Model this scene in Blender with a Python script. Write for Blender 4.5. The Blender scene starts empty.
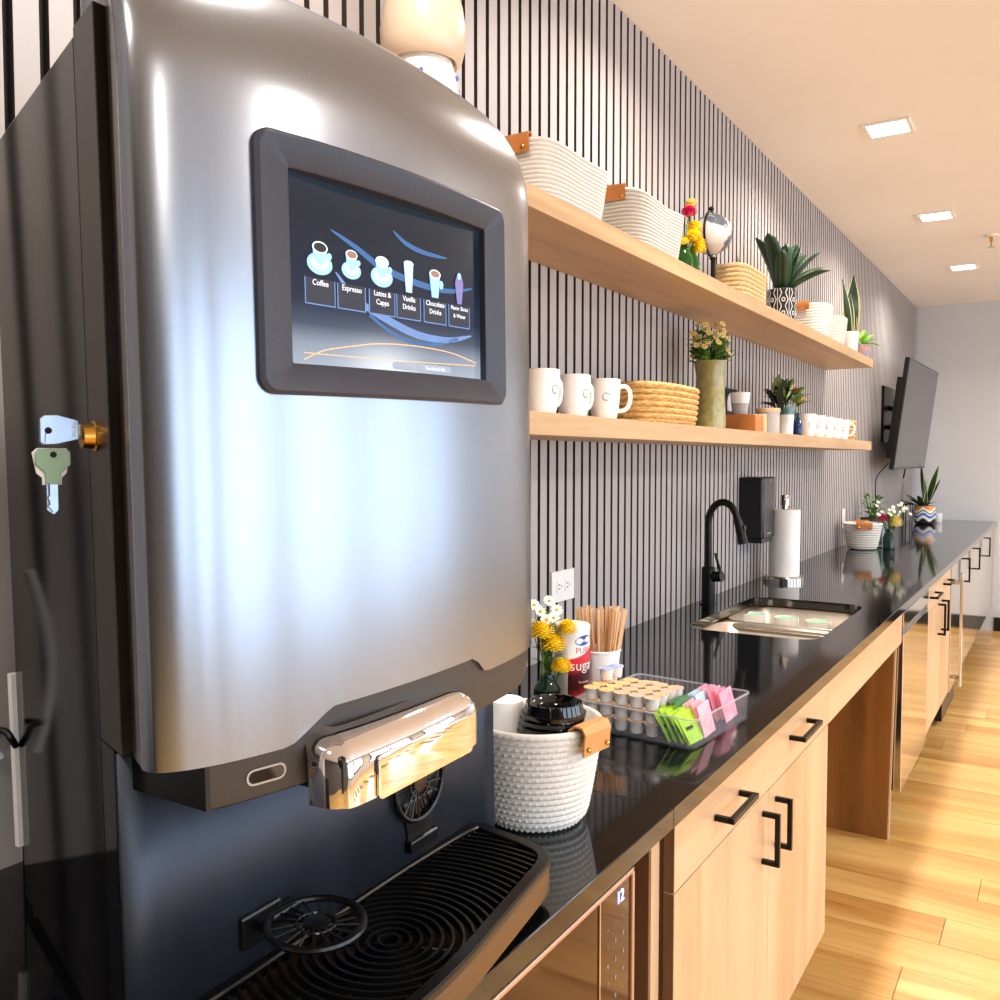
import bpy, bmesh, math, random
from mathutils import Vector, Matrix
random.seed(7)
PI = math.pi
sc = bpy.context.scene
COL = sc.collection

# ------------------------------------------------------------ camera
cd = bpy.data.cameras.new('camera')
cam = bpy.data.objects.new('camera', cd)
COL.objects.link(cam)
cam.location = (1.125, 0.0, 1.43)
cam.rotation_euler = (math.radians(90 - 2.6), 0, math.radians(32.2))
cd.sensor_width = 36.0
cd.lens = 32.4
cd.clip_start = 0.02
sc.camera = cam

# ------------------------------------------------------------ world, exposure
w = bpy.data.worlds.new('world')
sc.world = w
w.use_nodes = True
wn = w.node_tree.nodes['Background']
wn.inputs[0].default_value = (0.72, 0.85, 1.0, 1)
wn.inputs[1].default_value = 1.5
sc.view_settings.view_transform = 'Standard'
sc.view_settings.look = 'None'
sc.view_settings.exposure = 0.72
sc.view_settings.gamma = 1.0
sc.view_settings.use_curve_mapping = False

WIN_E = 21.5          # daylight entering by each window (W)
DOWN_E = 8.8         # each downlight (W)
DAY = (0.66, 0.82, 1.0)
WARM = (1.0, 0.90, 0.79)
CEIL = 2.73
FAR = 8.5
NEAR = -3.0
RIGHT = 5.2
WINS = [(-2.6, -1.5), (-1.1, 0.0), (0.45, 1.75), (2.2, 3.6), (4.1, 5.5), (6.0, 7.4)]
WZ0, WZ1 = 0.25, 2.35

def area(name, loc, rot, sx, sy, e, col, spread=PI):
    l = bpy.data.lights.new(name, 'AREA')
    l.shape = 'RECTANGLE'
    l.size = sx
    l.size_y = sy
    l.energy = e
    l.color = col
    l.spread = spread
    o = bpy.data.objects.new(name, l)
    COL.objects.link(o)
    o.location = loc
    o.rotation_euler = rot
    return o

for (a, b) in WINS:
    area('window_daylight', (RIGHT + 0.02, (a + b) / 2, (WZ0 + WZ1) / 2), (0, math.radians(90), 0), WZ1 - WZ0, b - a, WIN_E * (b - a) / 1.3, DAY)
LIGHTY = [-0.7, 0.8, 2.33, 3.85, 5.36, 6.87]
for y in LIGHTY:
    area('downlight_beam', (0.50, y, CEIL - 0.012), (0, 0, 0), 0.13, 0.13, DOWN_E, WARM, math.radians(150))
for y in (-1.5, 1.5, 4.5, 7.5):
    area('room_downlight_beam', (3.2, y, CEIL - 0.012), (0, 0, 0), 0.3, 0.3, 36, WARM, math.radians(160))  # added fill lamps without fixtures, brightening room and ceiling by floor bounce

# ------------------------------------------------------------ materials
def srgb(h):
    if isinstance(h, str):
        h = tuple(int(h[i:i + 2], 16) / 255 for i in (0, 2, 4))
    return tuple((c / 12.92 if c <= 0.04045 else ((c + 0.055) / 1.055) ** 2.4) for c in h) + (1,)

def mat(name, col, rough=0.5, metal=0.0, noise=0.0, nscale=20.0, stretch=(1, 1, 1), bump=0.0, bscale=None, trans=0.0,
        emit=None, es=0.0, coat=0.0, ior=1.45, alpha=1.0, rvar=0.0, sss=0.0, col2=None):
    m = bpy.data.materials.new(name)
    m.use_nodes = True
    nt = m.node_tree
    b = nt.nodes['Principled BSDF']
    c = srgb(col)
    b.inputs['Base Color'].default_value = c
    b.inputs['Roughness'].default_value = rough
    b.inputs['Metallic'].default_value = metal
    b.inputs['IOR'].default_value = ior
    b.inputs['Transmission Weight'].default_value = trans
    b.inputs['Coat Weight'].default_value = coat
    b.inputs['Alpha'].default_value = alpha
    if sss:
        b.inputs['Subsurface Weight'].default_value = sss
        b.inputs['Subsurface Scale'].default_value = 0.01
    if emit:
        b.inputs['Emission Color'].default_value = srgb(emit)
        b.inputs['Emission Strength'].default_value = es
    if noise or bump or rvar:
        tc = nt.nodes.new('ShaderNodeTexCoord')
        mp = nt.nodes.new('ShaderNodeMapping')
        mp.inputs['Scale'].default_value = stretch
        nz = nt.nodes.new('ShaderNodeTexNoise')
        nz.inputs['Scale'].default_value = nscale
        nz.inputs['Detail'].default_value = 6
        nt.links.new(tc.outputs['Object'], mp.inputs[0])
        nt.links.new(mp.outputs[0], nz.inputs['Vector'])
        if noise:
            r = nt.nodes.new('ShaderNodeValToRGB')
            r.color_ramp.elements[0].position = 0.3
            r.color_ramp.elements[1].position = 0.7
            d = srgb(col2) if col2 else tuple(x * (1 - noise) for x in c[:3]) + (1,)
            r.color_ramp.elements[0].color = d
            r.color_ramp.elements[1].color = c
            nt.links.new(nz.outputs[0], r.inputs[0])
            nt.links.new(r.outputs[0], b.inputs['Base Color'])
        if rvar:
            mr = nt.nodes.new('ShaderNodeMapRange')
            mr.inputs[3].default_value = max(0, rough - rvar)
            mr.inputs[4].default_value = rough + rvar
            nt.links.new(nz.outputs[0], mr.inputs[0])
            nt.links.new(mr.outputs[0], b.inputs['Roughness'])
        if bump:
            n2 = nz
            if bscale:
                n2 = nt.nodes.new('ShaderNodeTexNoise')
                n2.inputs['Scale'].default_value = bscale
                n2.inputs['Detail'].default_value = 4
                nt.links.new(mp.outputs[0], n2.inputs['Vector'])
            bp = nt.nodes.new('ShaderNodeBump')
            bp.inputs['Strength'].default_value = bump
            bp.inputs['Distance'].default_value = 0.002
            nt.links.new(n2.outputs[0], bp.inputs['Height'])
            nt.links.new(bp.outputs[0], b.inputs['Normal'])
    return m

def wood(name, c1, c2, axis='z', rough=0.45, scale=1.0, rand=False, coat=0.0, c3=None):
    """oak: long soft bands and fine pores stretched along the grain axis"""
    m = bpy.data.materials.new(name)
    m.use_nodes = True
    nt = m.node_tree
    L = nt.links.new
    b = nt.nodes['Principled BSDF']
    b.inputs['Roughness'].default_value = rough
    b.inputs['Coat Weight'].default_value = coat
    b.inputs['Coat Roughness'].default_value = 0.15
    tc = nt.nodes.new('ShaderNodeTexCoord')
    mp = nt.nodes.new('ShaderNodeMapping')
    s = {'x': (0.7, 9, 9), 'y': (9, 0.7, 9), 'z': (9, 9, 0.7)}[axis]
    mp.inputs['Scale'].default_value = tuple(v * scale for v in s)
    vec = tc.outputs['Object']
    if rand:
        oi = nt.nodes.new('ShaderNodeObjectInfo')
        mu = nt.nodes.new('ShaderNodeMath'); mu.operation = 'MULTIPLY'; mu.inputs[1].default_value = 37.0
        L(oi.outputs['Random'], mu.inputs[0])
        va = nt.nodes.new('ShaderNodeVectorMath'); va.operation = 'ADD'
        L(vec, va.inputs[0]); L(mu.outputs[0], va.inputs[1])
        vec = va.outputs[0]
    L(vec, mp.inputs[0])
    n1 = nt.nodes.new('ShaderNodeTexNoise'); n1.inputs['Scale'].default_value = 1.0; n1.inputs['Detail'].default_value = 5
    n1.inputs['Distortion'].default_value = 0.8
    L(mp.outputs[0], n1.inputs['Vector'])
    n2 = nt.nodes.new('ShaderNodeTexNoise'); n2.inputs['Scale'].default_value = 14.0; n2.inputs['Detail'].default_value = 3
    L(mp.outputs[0], n2.inputs['Vector'])
    mx = nt.nodes.new('ShaderNodeMath'); mx.operation = 'MULTIPLY_ADD'; mx.inputs[1].default_value = 0.28
    L(n2.outputs[0], mx.inputs[0]); L(n1.outputs[0], mx.inputs[2])
    r = nt.nodes.new('ShaderNodeValToRGB')
    r.color_ramp.elements[0].position = 0.42; r.color_ramp.elements[0].color = srgb(c1)
    r.color_ramp.elements[1].position = 0.82; r.color_ramp.elements[1].color = srgb(c2)
    if c3:
        e = r.color_ramp.elements.new(0.34); e.color = srgb(c3)
    L(mx.outputs[0], r.inputs[0])
    out = r.outputs[0]
    if rand:
        hs = nt.nodes.new('ShaderNodeHueSaturation')
        mr = nt.nodes.new('ShaderNodeMapRange'); mr.inputs[3].default_value = 0.88; mr.inputs[4].default_value = 1.08
        L(oi.outputs['Random'], mr.inputs[0]); L(mr.outputs[0], hs.inputs['Value']); L(out, hs.inputs['Color'])
        out = hs.outputs[0]
    L(out, b.inputs['Base Color'])
    bp = nt.nodes.new('ShaderNodeBump'); bp.inputs['Strength'].default_value = 0.12; bp.inputs['Distance'].default_value = 0.001
    L(mx.outputs[0], bp.inputs['Height']); L(bp.outputs[0], b.inputs['Normal'])
    return m

def brushed(name, col, rough, axis='z', aniso=0.5):
    m = mat(name, col, rough, 1.0, noise=0.05, nscale=9.0, stretch={'z': (60, 60, 1.5), 'y': (60, 1.2, 60)}[axis], rvar=0.025)
    return m

M = {}
M['slat'] = mat('slat_face', 'afa9a8', 0.55, noise=0.06, nscale=3)
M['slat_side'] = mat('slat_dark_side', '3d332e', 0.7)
M['felt'] = mat('slat_felt_backing', '1c1918', 0.95)
M['paint'] = mat('far_wall_paint', 'ced2d8', 0.7, noise=0.03, nscale=4)
M['ceiling'] = mat('ceiling_paint', 'eeeae8', 0.8, noise=0.02, nscale=4)
M['wallpaint'] = mat('room_wall_paint', 'd9d6d2', 0.7)
M['near_paint'] = mat('warm_grey_near_wall_paint', '4c4641', 0.7)
M['black_base'] = mat('black_baseboard_vinyl', '15171b', 0.4)
M['oak'] = wood('light_oak_laminate', 'b8946e', 'd2b392', 'z', 0.33)
M['oak_h'] = wood('light_oak_laminate_level_grain', 'b8946e', 'd2b392', 'y', 0.33)
M['oak_shelf'] = wood('oak_shelf', 'a5835c', 'c9a87e', 'y', 0.4)
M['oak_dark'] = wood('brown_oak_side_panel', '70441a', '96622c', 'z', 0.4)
M['oak_shade'] = wood('walnut_brown_edge', '4c3321', '6d4c31', 'z', 0.4)  # darkened copy of the light oak, shade put into its colour
M['floor'] = wood('honey_oak_floor_plank', 'bd8640', 'ecc27a', 'x', 0.28, 0.7, rand=True, c3='96642c')
M['floor_gap'] = mat('floor_joint', '7d5628', 0.7)
M['quartz'] = mat('black_quartz', '0b0c0e', 0.07, noise=0.0, nscale=900, ior=1.55)
M['steel'] = brushed('brushed_stainless_door', '959ba5', 0.26)
M['steel_sink'] = mat('sink_steel', 'cfc8be', 0.34, 1.0, noise=0.08, nscale=30, rvar=0.05)
M['steel_panel'] = mat('dull_steel_backsplash', '454c58', 0.5, 0.85, noise=0.25, nscale=12, stretch=(1, 1, .3), rvar=0.06)
M['mirror_steel'] = mat('mirror_steel', 'c9c5bf', 0.10, 1.0)
M['key_steel'] = mat('worn_key_steel', '9aa3b0', 0.28, 1.0, noise=.2, nscale=60)
M['chrome'] = mat('chrome', 'e8e8ea', 0.03, 1.0)
M['brass'] = mat('brass', 'c99a4a', 0.2, 1.0)
M['gloss_black'] = mat('gloss_black_side', '08080a', 0.10, noise=0.0, ior=1.22)
M['door_side'] = mat('dark_brown_door_side', '2a2422', 0.32, 0.1)
M['edge_grey'] = mat('light_door_edge', 'a5a19e', 0.3, 0.9)
M['bronze_side'] = mat('bronze_tray_plastic', '6a5136', 0.38, 0.55, noise=0.1, nscale=500)
M['plastic_brown'] = mat('textured_dark_plastic', '3b3632', 0.48, noise=0.15, nscale=500, bump=0.1)
M['bezel'] = mat('charcoal_bezel', '343846', 0.42, noise=0.15, nscale=600, bump=0.15)
M['black_plastic'] = mat('black_plastic', '0b0b0c', 0.28)
M['black_satin'] = mat('black_satin_metal', '0d0d0e', 0.35, 0.4)
M['black_glass'] = mat('black_glass', '08080a', 0.04, ior=1.6)
M['white_gloss'] = mat('white_glazed_ceramic', 'f1efec', 0.2)
M['white_plastic'] = mat('white_plastic', 'eceae8', 0.4)
M['paper'] = mat('white_paper', 'f2f1ef', 0.85, bump=0.2, nscale=150)
M['rope'] = mat('white_cotton_rope', 'd9d5ce', 0.9, noise=0.08, nscale=160, bump=0.5)
M['weave'] = mat('woven_white_rope', 'e4e2de', 0.85, noise=0.06, nscale=90, bump=0.3)
M['straw'] = mat('golden_seagrass', 'efca88', 0.75, noise=0.5, nscale=70, stretch=(1, 1, 2.2), bump=0.9, col2='b07c3a')
M['straw_pale'] = mat('pale_seagrass', 'e9d2a4', 0.75, noise=0.3, nscale=80, stretch=(1, 1, 2.2), bump=0.8, col2='c9a56c')
M['leather'] = mat('tan_leather', 'c27a3b', 0.5, noise=0.2, nscale=30, bump=0.2)
M['leather_pale'] = mat('pale_tan_leather', 'cf965c', 0.5, noise=0.12, nscale=30, bump=0.2)
M['leaf'] = mat('deep_green_leaf', '24452c', 0.4, noise=0.3, nscale=14)
M['leaf_mid'] = mat('mid_green_leaf', '5a8a3a', 0.5, noise=0.3, nscale=30)
M['leaf_pale'] = mat('pale_green_leaf', '9fb87a', 0.5, noise=0.2, nscale=30)
M['leaf_lime'] = mat('lime_green_leaf', '8fd04a', 0.45, noise=0.15, nscale=30)
M['leaf_cream'] = mat('cream_leaf_edge', 'd9d9a0', 0.45)
M['stem'] = mat('stem_green', '56792f', 0.6)
M['yellow'] = mat('yellow_petal', 'ffe414', 0.6, noise=0.25, nscale=80, col2='fbc90a')
M['magenta'] = mat('magenta_petal', 'e0186e', 0.6, noise=0.3, nscale=90)
M['cream_petal'] = mat('cream_petal', 'f4dd8c', 0.6, noise=0.15, nscale=60)
M['white_petal'] = mat('white_petal', 'f7f5ea', 0.6)
M['eye'] = mat('daisy_eye', 'd9ab25', 0.7)
M['soil'] = mat('dark_soil', '2a211b', 0.9, noise=0.4, nscale=80)
M['olive'] = mat('olive_crackle_glaze', 'a59a5f', 0.18, noise=0.35, nscale=40, col2='7f7a45', coat=0.3)
M['green_glass'] = mat('green_bottle_glass', '3f8f3a', 0.03, trans=0.85)
M['dark_glass'] = mat('dark_green_glass', '1d4030', 0.04, trans=0.6)
M['blue_glass'] = mat('dark_blue_glass', '1c3f78', 0.08, trans=0.4)
M['clear_glass'] = mat('clear_glass', 'e8f4f2', 0.02, trans=1.0)
M['acrylic'] = mat('clear_acrylic', '9ea2b0', 0.03, alpha=.11)
M['acrylic_rim'] = mat('acrylic_rim', 'c8ccd8', 0.05, alpha=.45)
M['concrete'] = mat('grey_glaze', 'b6b2ae', 0.4)
M['mint'] = mat('mint_green_glaze', '9fdcb8', 0.35)
M['tv_bezel'] = mat('tv_black_bezel', '08090b', 0.3)
M['grey_cable'] = mat('pale_grey_cable', 'bfc3c6', 0.4)
M['mark'] = mat('grey_blue_print', '9fb3bd', 0.5)
M['terracotta'] = mat('orange_painted_wood', 'c9803f', 0.45, noise=0.15, nscale=12, stretch=(1, .2, 1))
M['pale_wood'] = wood('pale_birch', 'd9a877', 'eac69c', 'z', 0.6)
M['light_panel'] = mat('downlight_lens', 'ffffff', 0.4, emit='fff3e2', es=14.0)

def text_mat(name, col, es=0.0):
    return mat(name, col, 0.5, emit=(col if es else None), es=es)

# quartz with fine flecks
def quartz(m):
    nt = m.node_tree; b = nt.nodes['Principled BSDF']
    tc = nt.nodes.new('ShaderNodeTexCoord')
    v = nt.nodes.new('ShaderNodeTexVoronoi'); v.inputs['Scale'].default_value = 260
    r = nt.nodes.new('ShaderNodeValToRGB')
    r.color_ramp.elements[0].position = 0.05; r.color_ramp.elements[0].color = (0.12, 0.12, 0.12, 1)
    r.color_ramp.elements[1].position = 0.16; r.color_ramp.elements[1].color = srgb('0b0c0e')
    nt.links.new(tc.outputs['Object'], v.inputs['Vector'])
    nt.links.new(v.outputs['Distance'], r.inputs[0]); nt.links.new(r.outputs[0], b.inputs['Base Color'])
quartz(M['quartz'])

# ------------------------------------------------------------ mesh builder
WL = {}
class MB:
    def __init__(s): s.v = []; s.f = []
    def add(s, vs, fs):
        n = len(s.v); s.v += [tuple(p) for p in vs]; s.f += [tuple(i + n for i in f) for f in fs]; return s
    def box(s, a, b, mtx=None):
        x0, y0, z0 = a; x1, y1, z1 = b
        vs = [Vector(p) for p in ((x0, y0, z0), (x1, y0, z0), (x1, y1, z0), (x0, y1, z0), (x0, y0, z1), (x1, y0, z1), (x1, y1, z1), (x0, y1, z1))]
        if mtx: vs = [mtx @ p for p in vs]
        return s.add(vs, [(0, 3, 2, 1), (4, 5, 6, 7), (0, 1, 5, 4), (1, 2, 6, 5), (2, 3, 7, 6), (3, 0, 4, 7)])
    def prism(s, poly, z0, z1, mtx=None):
        n = len(poly)
        vs = [Vector((x, y, z0)) for x, y in poly] + [Vector((x, y, z1)) for x, y in poly]
        if mtx: vs = [mtx @ p for p in vs]
        return s.add(vs, [tuple(range(n - 1, -1, -1)), tuple(range(n, 2 * n))] + [(i, (i + 1) % n, (i + 1) % n + n, i + n) for i in range(n)])
    def lathe(s, prof, c=(0, 0, 0), n=28, mtx=None, caps=True, sx=1.0, sy=1.0):
        vs = []; fs = []
        for r, z in prof:
            for k in range(n):
                a = 2 * PI * k / n
                p = Vector((r * math.cos(a) * sx, r * math.sin(a) * sy, z))
                if mtx: p = mtx @ p
                vs.append(p + Vector(c))
        for i in range(len(prof) - 1):
            for k in range(n):
                fs.append((i * n + k, i * n + (k + 1) % n, (i + 1) * n + (k + 1) % n, (i + 1) * n + k))
        if caps:
            if prof[0][0] > 1e-5: fs.append(tuple(range(n - 1, -1, -1)))
            if prof[-1][0] > 1e-5: fs.append(tuple(range((len(prof) - 1) * n, len(prof) * n)))
        return s.add(vs, fs)
    def tube(s, pts, r, n=10, caps=True):
        pts = [Vector(p) for p in pts]; vs = []; fs = []
        up = Vector((0, 0, 1)); prev = None
        for i, p in enumerate(pts):
            t = (pts[min(i + 1, len(pts) - 1)] - pts[max(i - 1, 0)]).normalized()
            if prev is None:
                a = t.orthogonal().normalized()
            else:
                a = (prev - t * prev.dot(t)).normalized()
            prev = a; b = t.cross(a)
            rr = r[i] if isinstance(r, (list, tuple)) else r
            for k in range(n):
                q = 2 * PI * k / n
                vs.append(p + a * math.cos(q) * rr + b * math.sin(q) * rr)
        for i in range(len(pts) - 1):
            for k in range(n): fs.append((i * n + k, i * n + (k + 1) % n, (i + 1) * n + (k + 1) % n, (i + 1) * n + k))
        if caps: fs += [tuple(range(n - 1, -1, -1)), tuple(range((len(pts) - 1) * n, len(pts) * n))]
        return s.add(vs, fs)
    def sweepbar(s, pts, w_, h_):
        """square bar through points lying in one plane; simple boxes at each leg"""
        return s.tube(pts, w_ * 0.7071, 4)
    def ring(s, c, R, r, n=32, m=8, mtx=None):
        vs = []; fs = []
        for i in range(n):
            a = 2 * PI * i / n
            for j in range(m):
                b = 2 * PI * j / m
                p = Vector(((R + r * math.cos(b)) * math.cos(a), (R + r * math.cos(b)) * math.sin(a), r * math.sin(b)))
                if mtx: p = mtx @ p
                vs.append(p + Vector(c))
        for i in range(n):
            for j in range(m):
                fs.append((i * m + j, ((i + 1) % n) * m + j, ((i + 1) % n) * m + (j + 1) % m, i * m + (j + 1) % m))
        return s.add(vs, fs)
    def sphere(s, c, r, n=16, m=10, sc3=(1, 1, 1)):
        prof = [(max(r * math.sin(PI * i / m), 1e-6), -r * math.cos(PI * i / m) * sc3[2]) for i in range(m + 1)]
        return s.lathe(prof, c, n, caps=False, sx=sc3[0], sy=sc3[1])
    def loft(s, rings, closed=True, caps=False):
        n = len(rings[0]); vs = [p for r in rings for p in r]; fs = []
        for i in range(len(rings) - 1):
            for k in range(n if closed else n - 1):
                fs.append((i * n + k, i * n + (k + 1) % n, (i + 1) * n + (k + 1) % n, (i + 1) * n + k))
        if caps: fs += [tuple(range(n - 1, -1, -1)), tuple(range((len(rings) - 1) * n, len(rings) * n))]
        return s.add(vs, fs)
    def build(s, name, m, parent=None, smooth=True, bevel=0.0, local=False, angle=35):
        me = bpy.data.meshes.new(name)
        off = Vector((0, 0, 0))
        if parent is not None and not local: off = WL.get(parent.name, Vector((0, 0, 0)))
        me.from_pydata([tuple(Vector(p) - off) for p in s.v], [], s.f)
        me.materials.append(M[m] if isinstance(m, str) else m)
        bm = bmesh.new(); bm.from_mesh(me)
        bmesh.ops.recalc_face_normals(bm, faces=bm.faces)
        bm.to_mesh(me); bm.free()
        if smooth:
            me.polygons.foreach_set('use_smooth', [True] * len(me.polygons))
            me.set_sharp_from_angle(angle=math.radians(angle))
        o = bpy.data.objects.new(name, me)
        COL.objects.link(o)
        if parent is not None:
            o.parent = parent
            WL[o.name] = off
        if bevel:
            b = o.modifiers.new('bevel', 'BEVEL'); b.width = bevel; b.segments = 2; b.limit_method = 'ANGLE'
            b.harden_normals = False
        return o

def thing(name, label, cat, loc=(0, 0, 0), group=None, rot=0.0):
    o = bpy.data.objects.new(name, None)
    o.empty_display_size = 0.05
    COL.objects.link(o)
    o.location = loc; o.rotation_euler = (0, 0, rot)
    o['label'] = label; o['category'] = cat
    if group: o['group'] = group
    WL[o.name] = Vector(loc)
    return o
def tag(o, label, cat, group=None):
    o['label'] = label; o['category'] = cat
    if group: o['group'] = group
    return o
def struct(o):
    o['kind'] = 'structure'; return o
def dup(root, loc, label=None, rotz=None, group=None, scale=None):
    r = root.copy(); COL.objects.link(r); r.location = loc
    if rotz is not None: r.rotation_euler = (0, 0, rotz)
    if scale: r.scale = scale
    if label: r['label'] = label
    if group: r['group'] = group
    def rec(src, dst):
        for ch in list(src.children):
            c = ch.copy(); COL.objects.link(c); c.parent = dst
            rec(ch, c)
    rec(root, r)
    return r
def setlabel(o, l): o['label'] = l; return o
def rrect(x0, y0, x1, y1, r, n=6):
    pts = []
    for (cx, cy, a0) in ((x1 - r, y1 - r, 0), (x0 + r, y1 - r, 90), (x0 + r, y0 + r, 180), (x1 - r, y0 + r, 270)):
        for i in range(n + 1):
            a = math.radians(a0 + 90 * i / n); pts.append((cx + r * math.cos(a), cy + r * math.sin(a)))
    return pts
def text_mesh(name, s, size, m, parent, mtx, depth=0.0003, align='CENTER', off=Vector((0, 0, 0))):
    cu = bpy.data.curves.new(name, 'FONT'); cu.body = s; cu.size = size; cu.align_x = align; cu.align_y = 'CENTER'
    cu.extrude = depth; cu.resolution_u = 3
    t = bpy.data.objects.new('tmp_text', cu); COL.objects.link(t)
    dg = bpy.context.evaluated_depsgraph_get()
    me = bpy.data.meshes.new_from_object(t.evaluated_get(dg))
    COL.objects.unlink(t); bpy.data.objects.remove(t)
    me.transform(mtx); me.transform(Matrix.Translation(-off))
    me.materials.clear(); me.materials.append(m)
    o = bpy.data.objects.new(name, me); COL.objects.link(o)
    o.parent = parent
    WL[o.name] = off
    return o

# ------------------------------------------------------------ room shell
fl = struct(MB().box((-0.1, NEAR, -0.06), (RIGHT, FAR, -0.006)).build('floor', 'floor_gap', smooth=False))
PW, PL = 0.18, 1.22
def plank_mesh():
    o = MB().box((0.001, 0.001, -0.006), (PL - 0.001, PW - 0.001, 0.0)).build('plank', 'floor', fl, smooth=False)
    return o
p0 = plank_mesh(); first = True
row = 0; y = 1.26; cnt = 0
while y < FAR - 0.01:
    x = -0.1 - ((row * 0.47) % 1.0) * PL
    while x < 3.6:
        o = p0 if first else p0.copy()
        if not first: COL.objects.link(o); o.parent = fl
        first = False
        o.location = (x, y, 0.0008 * random.random())
        if x < -0.12: o.scale = (1, 1, 1)
        x += PL; cnt += 1
    row += 1; y += PW
mb = MB()
y = NEAR; row = 0
while y < FAR - 0.01:
    if y + PW <= 1.27: x = -0.1
    else: x = 3.7 + 1.22 * 0.5
    while x < RIGHT - 0.02:
        mb.box((x + .001, y + .001, -0.006), (min(x + PL, RIGHT) - .001, y + PW - .001, 0.0)); x += PL
    row += 1; y += PW
o = mb.build('plank_field', 'floor', fl, smooth=False); o['kind'] = 'stuff'

wl = struct(MB().box((-0.12, NEAR, 0), (-0.012, FAR, CEIL)).build('wall_left', 'felt', smooth=False))
PITCH = 0.0475
def yslat(k): return 0.689 + 0.006 + PITCH * k
s0 = MB().box((-0.012, 0, 0.0), (0.0, PITCH - 0.0135, CEIL)).build('slat', 'slat', wl, smooth=False)
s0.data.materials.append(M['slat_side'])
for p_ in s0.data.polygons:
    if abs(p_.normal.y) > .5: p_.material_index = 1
k0 = int((-1.6 - 0.695) / PITCH) - 1
k = k0; first = True
while yslat(k) < FAR - PITCH:
    o = s0 if first else s0.copy()
    if not first: COL.objects.link(o); o.parent = wl
    first = False
    o.location = (0, yslat(k), 0)
    k += 1
struct(MB().box((-0.12, NEAR, 0), (0.0, yslat(k0), CEIL)).build('trim_1', 'wallpaint', smooth=False))
struct(MB().box((-0.12, FAR, 0), (RIGHT, FAR + 0.12, CEIL)).build('wall_far', 'paint', smooth=False))
struct(MB().box((-0.12, NEAR - 0.12, 0), (RIGHT, NEAR, CEIL)).build('wall_near', 'near_paint', smooth=False))
struct(MB().box((-0.12, NEAR - 0.12, CEIL), (RIGHT + 0.15, FAR + 0.12, CEIL + 0.1)).build('ceiling', 'ceiling', smooth=False))
struct(MB().box((0.64, FAR - 0.012, 0), (RIGHT, FAR, 0.115)).build('baseboard_far', 'black_base', smooth=False, bevel=0.003))
# window wall
mb = MB(); ys = NEAR
for (a, b) in WINS:
    mb.box((RIGHT, ys, 0), (RIGHT + .15, a, CEIL)); mb.box((RIGHT, a, 0), (RIGHT + .15, b, WZ0)); mb.box((RIGHT, a, WZ1), (RIGHT + .15, b, CEIL)); ys = b
mb.box((RIGHT, ys, 0), (RIGHT + .15, FAR, CEIL))
struct(mb.build('wall_right', 'wallpaint', smooth=False))
for i, (a, b) in enumerate(WINS):
    f = MB()
    for (q, r_) in (((a, WZ0), (a + .05, WZ1)), ((b - .05, WZ0), (b, WZ1)), ((a, WZ0), (b, WZ0 + .05)), ((a, WZ1 - .05), (b, WZ1)), (((a + b) / 2 - .02, WZ0), ((a + b) / 2 + .02, WZ1))):
        f.box((RIGHT - .03, q[0], q[1]), (RIGHT + .0, r_[0], r_[1]))
    struct(f.build('window_%d' % (i + 1), 'black_satin', smooth=False))

# ------------------------------------------------------------ counter and sink
SX0, SX1, SY0, SY1 = 0.14, 0.535, 2.62, 3.36
CT = 0.914
cut = MB().prism(rrect(SX0, SY0, SX1, SY1, 0.07), CT - 0.1, CT + 0.1).build('cutter', 'quartz', smooth=False)
def slab(y0, y1, label, hole):
    o = MB().box((0.0005, y0, CT - 0.03), (0.645, y1, CT)).build('countertop', 'quartz', smooth=False)
    if hole:
        md = o.modifiers.new('b', 'BOOLEAN'); md.object = cut; md.operation = 'DIFFERENCE'; md.solver = 'EXACT'
        dg = bpy.context.evaluated_depsgraph_get()
        me = bpy.data.meshes.new_from_object(o.evaluated_get(dg)); o.modifiers.clear(); o.data = me
    b = o.modifiers.new('bevel', 'BEVEL'); b.width = 0.0015; b.segments = 2; b.limit_method = 'ANGLE'
    tag(o, label, 'countertop')
slab(-0.6, 1.2445, 'polished black countertop slab under the coffee machine, near side of the seam', False)
slab(1.2455, FAR - 0.001, 'long polished black countertop slab with the sink cut into it', True)
bpy.data.objects.remove(cut)

sk = thing('sink', 'undermount double bowl stainless steel sink set in the black counter', 'sink', ((SX0 + SX1) / 2, (SY0 + SY1) / 2, 0.70))
def bowl(y0, y1, name):
    e = 0.012
    rings = []
    def rr(x0, ya, x1, yb, r, z): return [(px, py, z) for px, py in rrect(x0, ya, x1, yb, r)]
    x0, x1 = SX0 - 0.004, SX1 + 0.004
    zt = CT - 0.031
    rings = [rr(x0 + .012, y0 + .012, x1 - .012, y1 - .012, .04, zt - .19), rr(x0 + .004, y0 + .004, x1 - .004, y1 - .004, .05, zt - .18), rr(x0, y0, x1, y1, .066, zt - .15), rr(x0, y0, x1, y1, .066, zt - (0.004 if name != 'x' else 0))]
    o = MB()
    o.loft(rings)
    n = len(rings[0]); o.f.append(tuple(range(n - 1, -1, -1)))
    ob = o.build('bowl', 'steel_sink', sk)
    md = ob.modifiers.new('s', 'SOLIDIFY'); md.thickness = 0.002; md.offset = 1
    d = MB().lathe([(0.001, zt - .187), (.03, zt - .187), (.042, zt - .184), (.044, zt - .189)], ((x0 + x1) / 2, (y0 + y1) / 2, 0), 24, caps=False)
    d.build('drain', 'mirror_steel', sk)
bowl(SY0 - .004, 2.985, 'a'); bowl(3.015, SY1 + .004, 'b')
MB().box((SX0 - .002, 2.980, CT - 0.058), (SX1 + .002, 3.020, CT - 0.036)).build('divider', 'steel_sink', sk, bevel=0.008)
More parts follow.
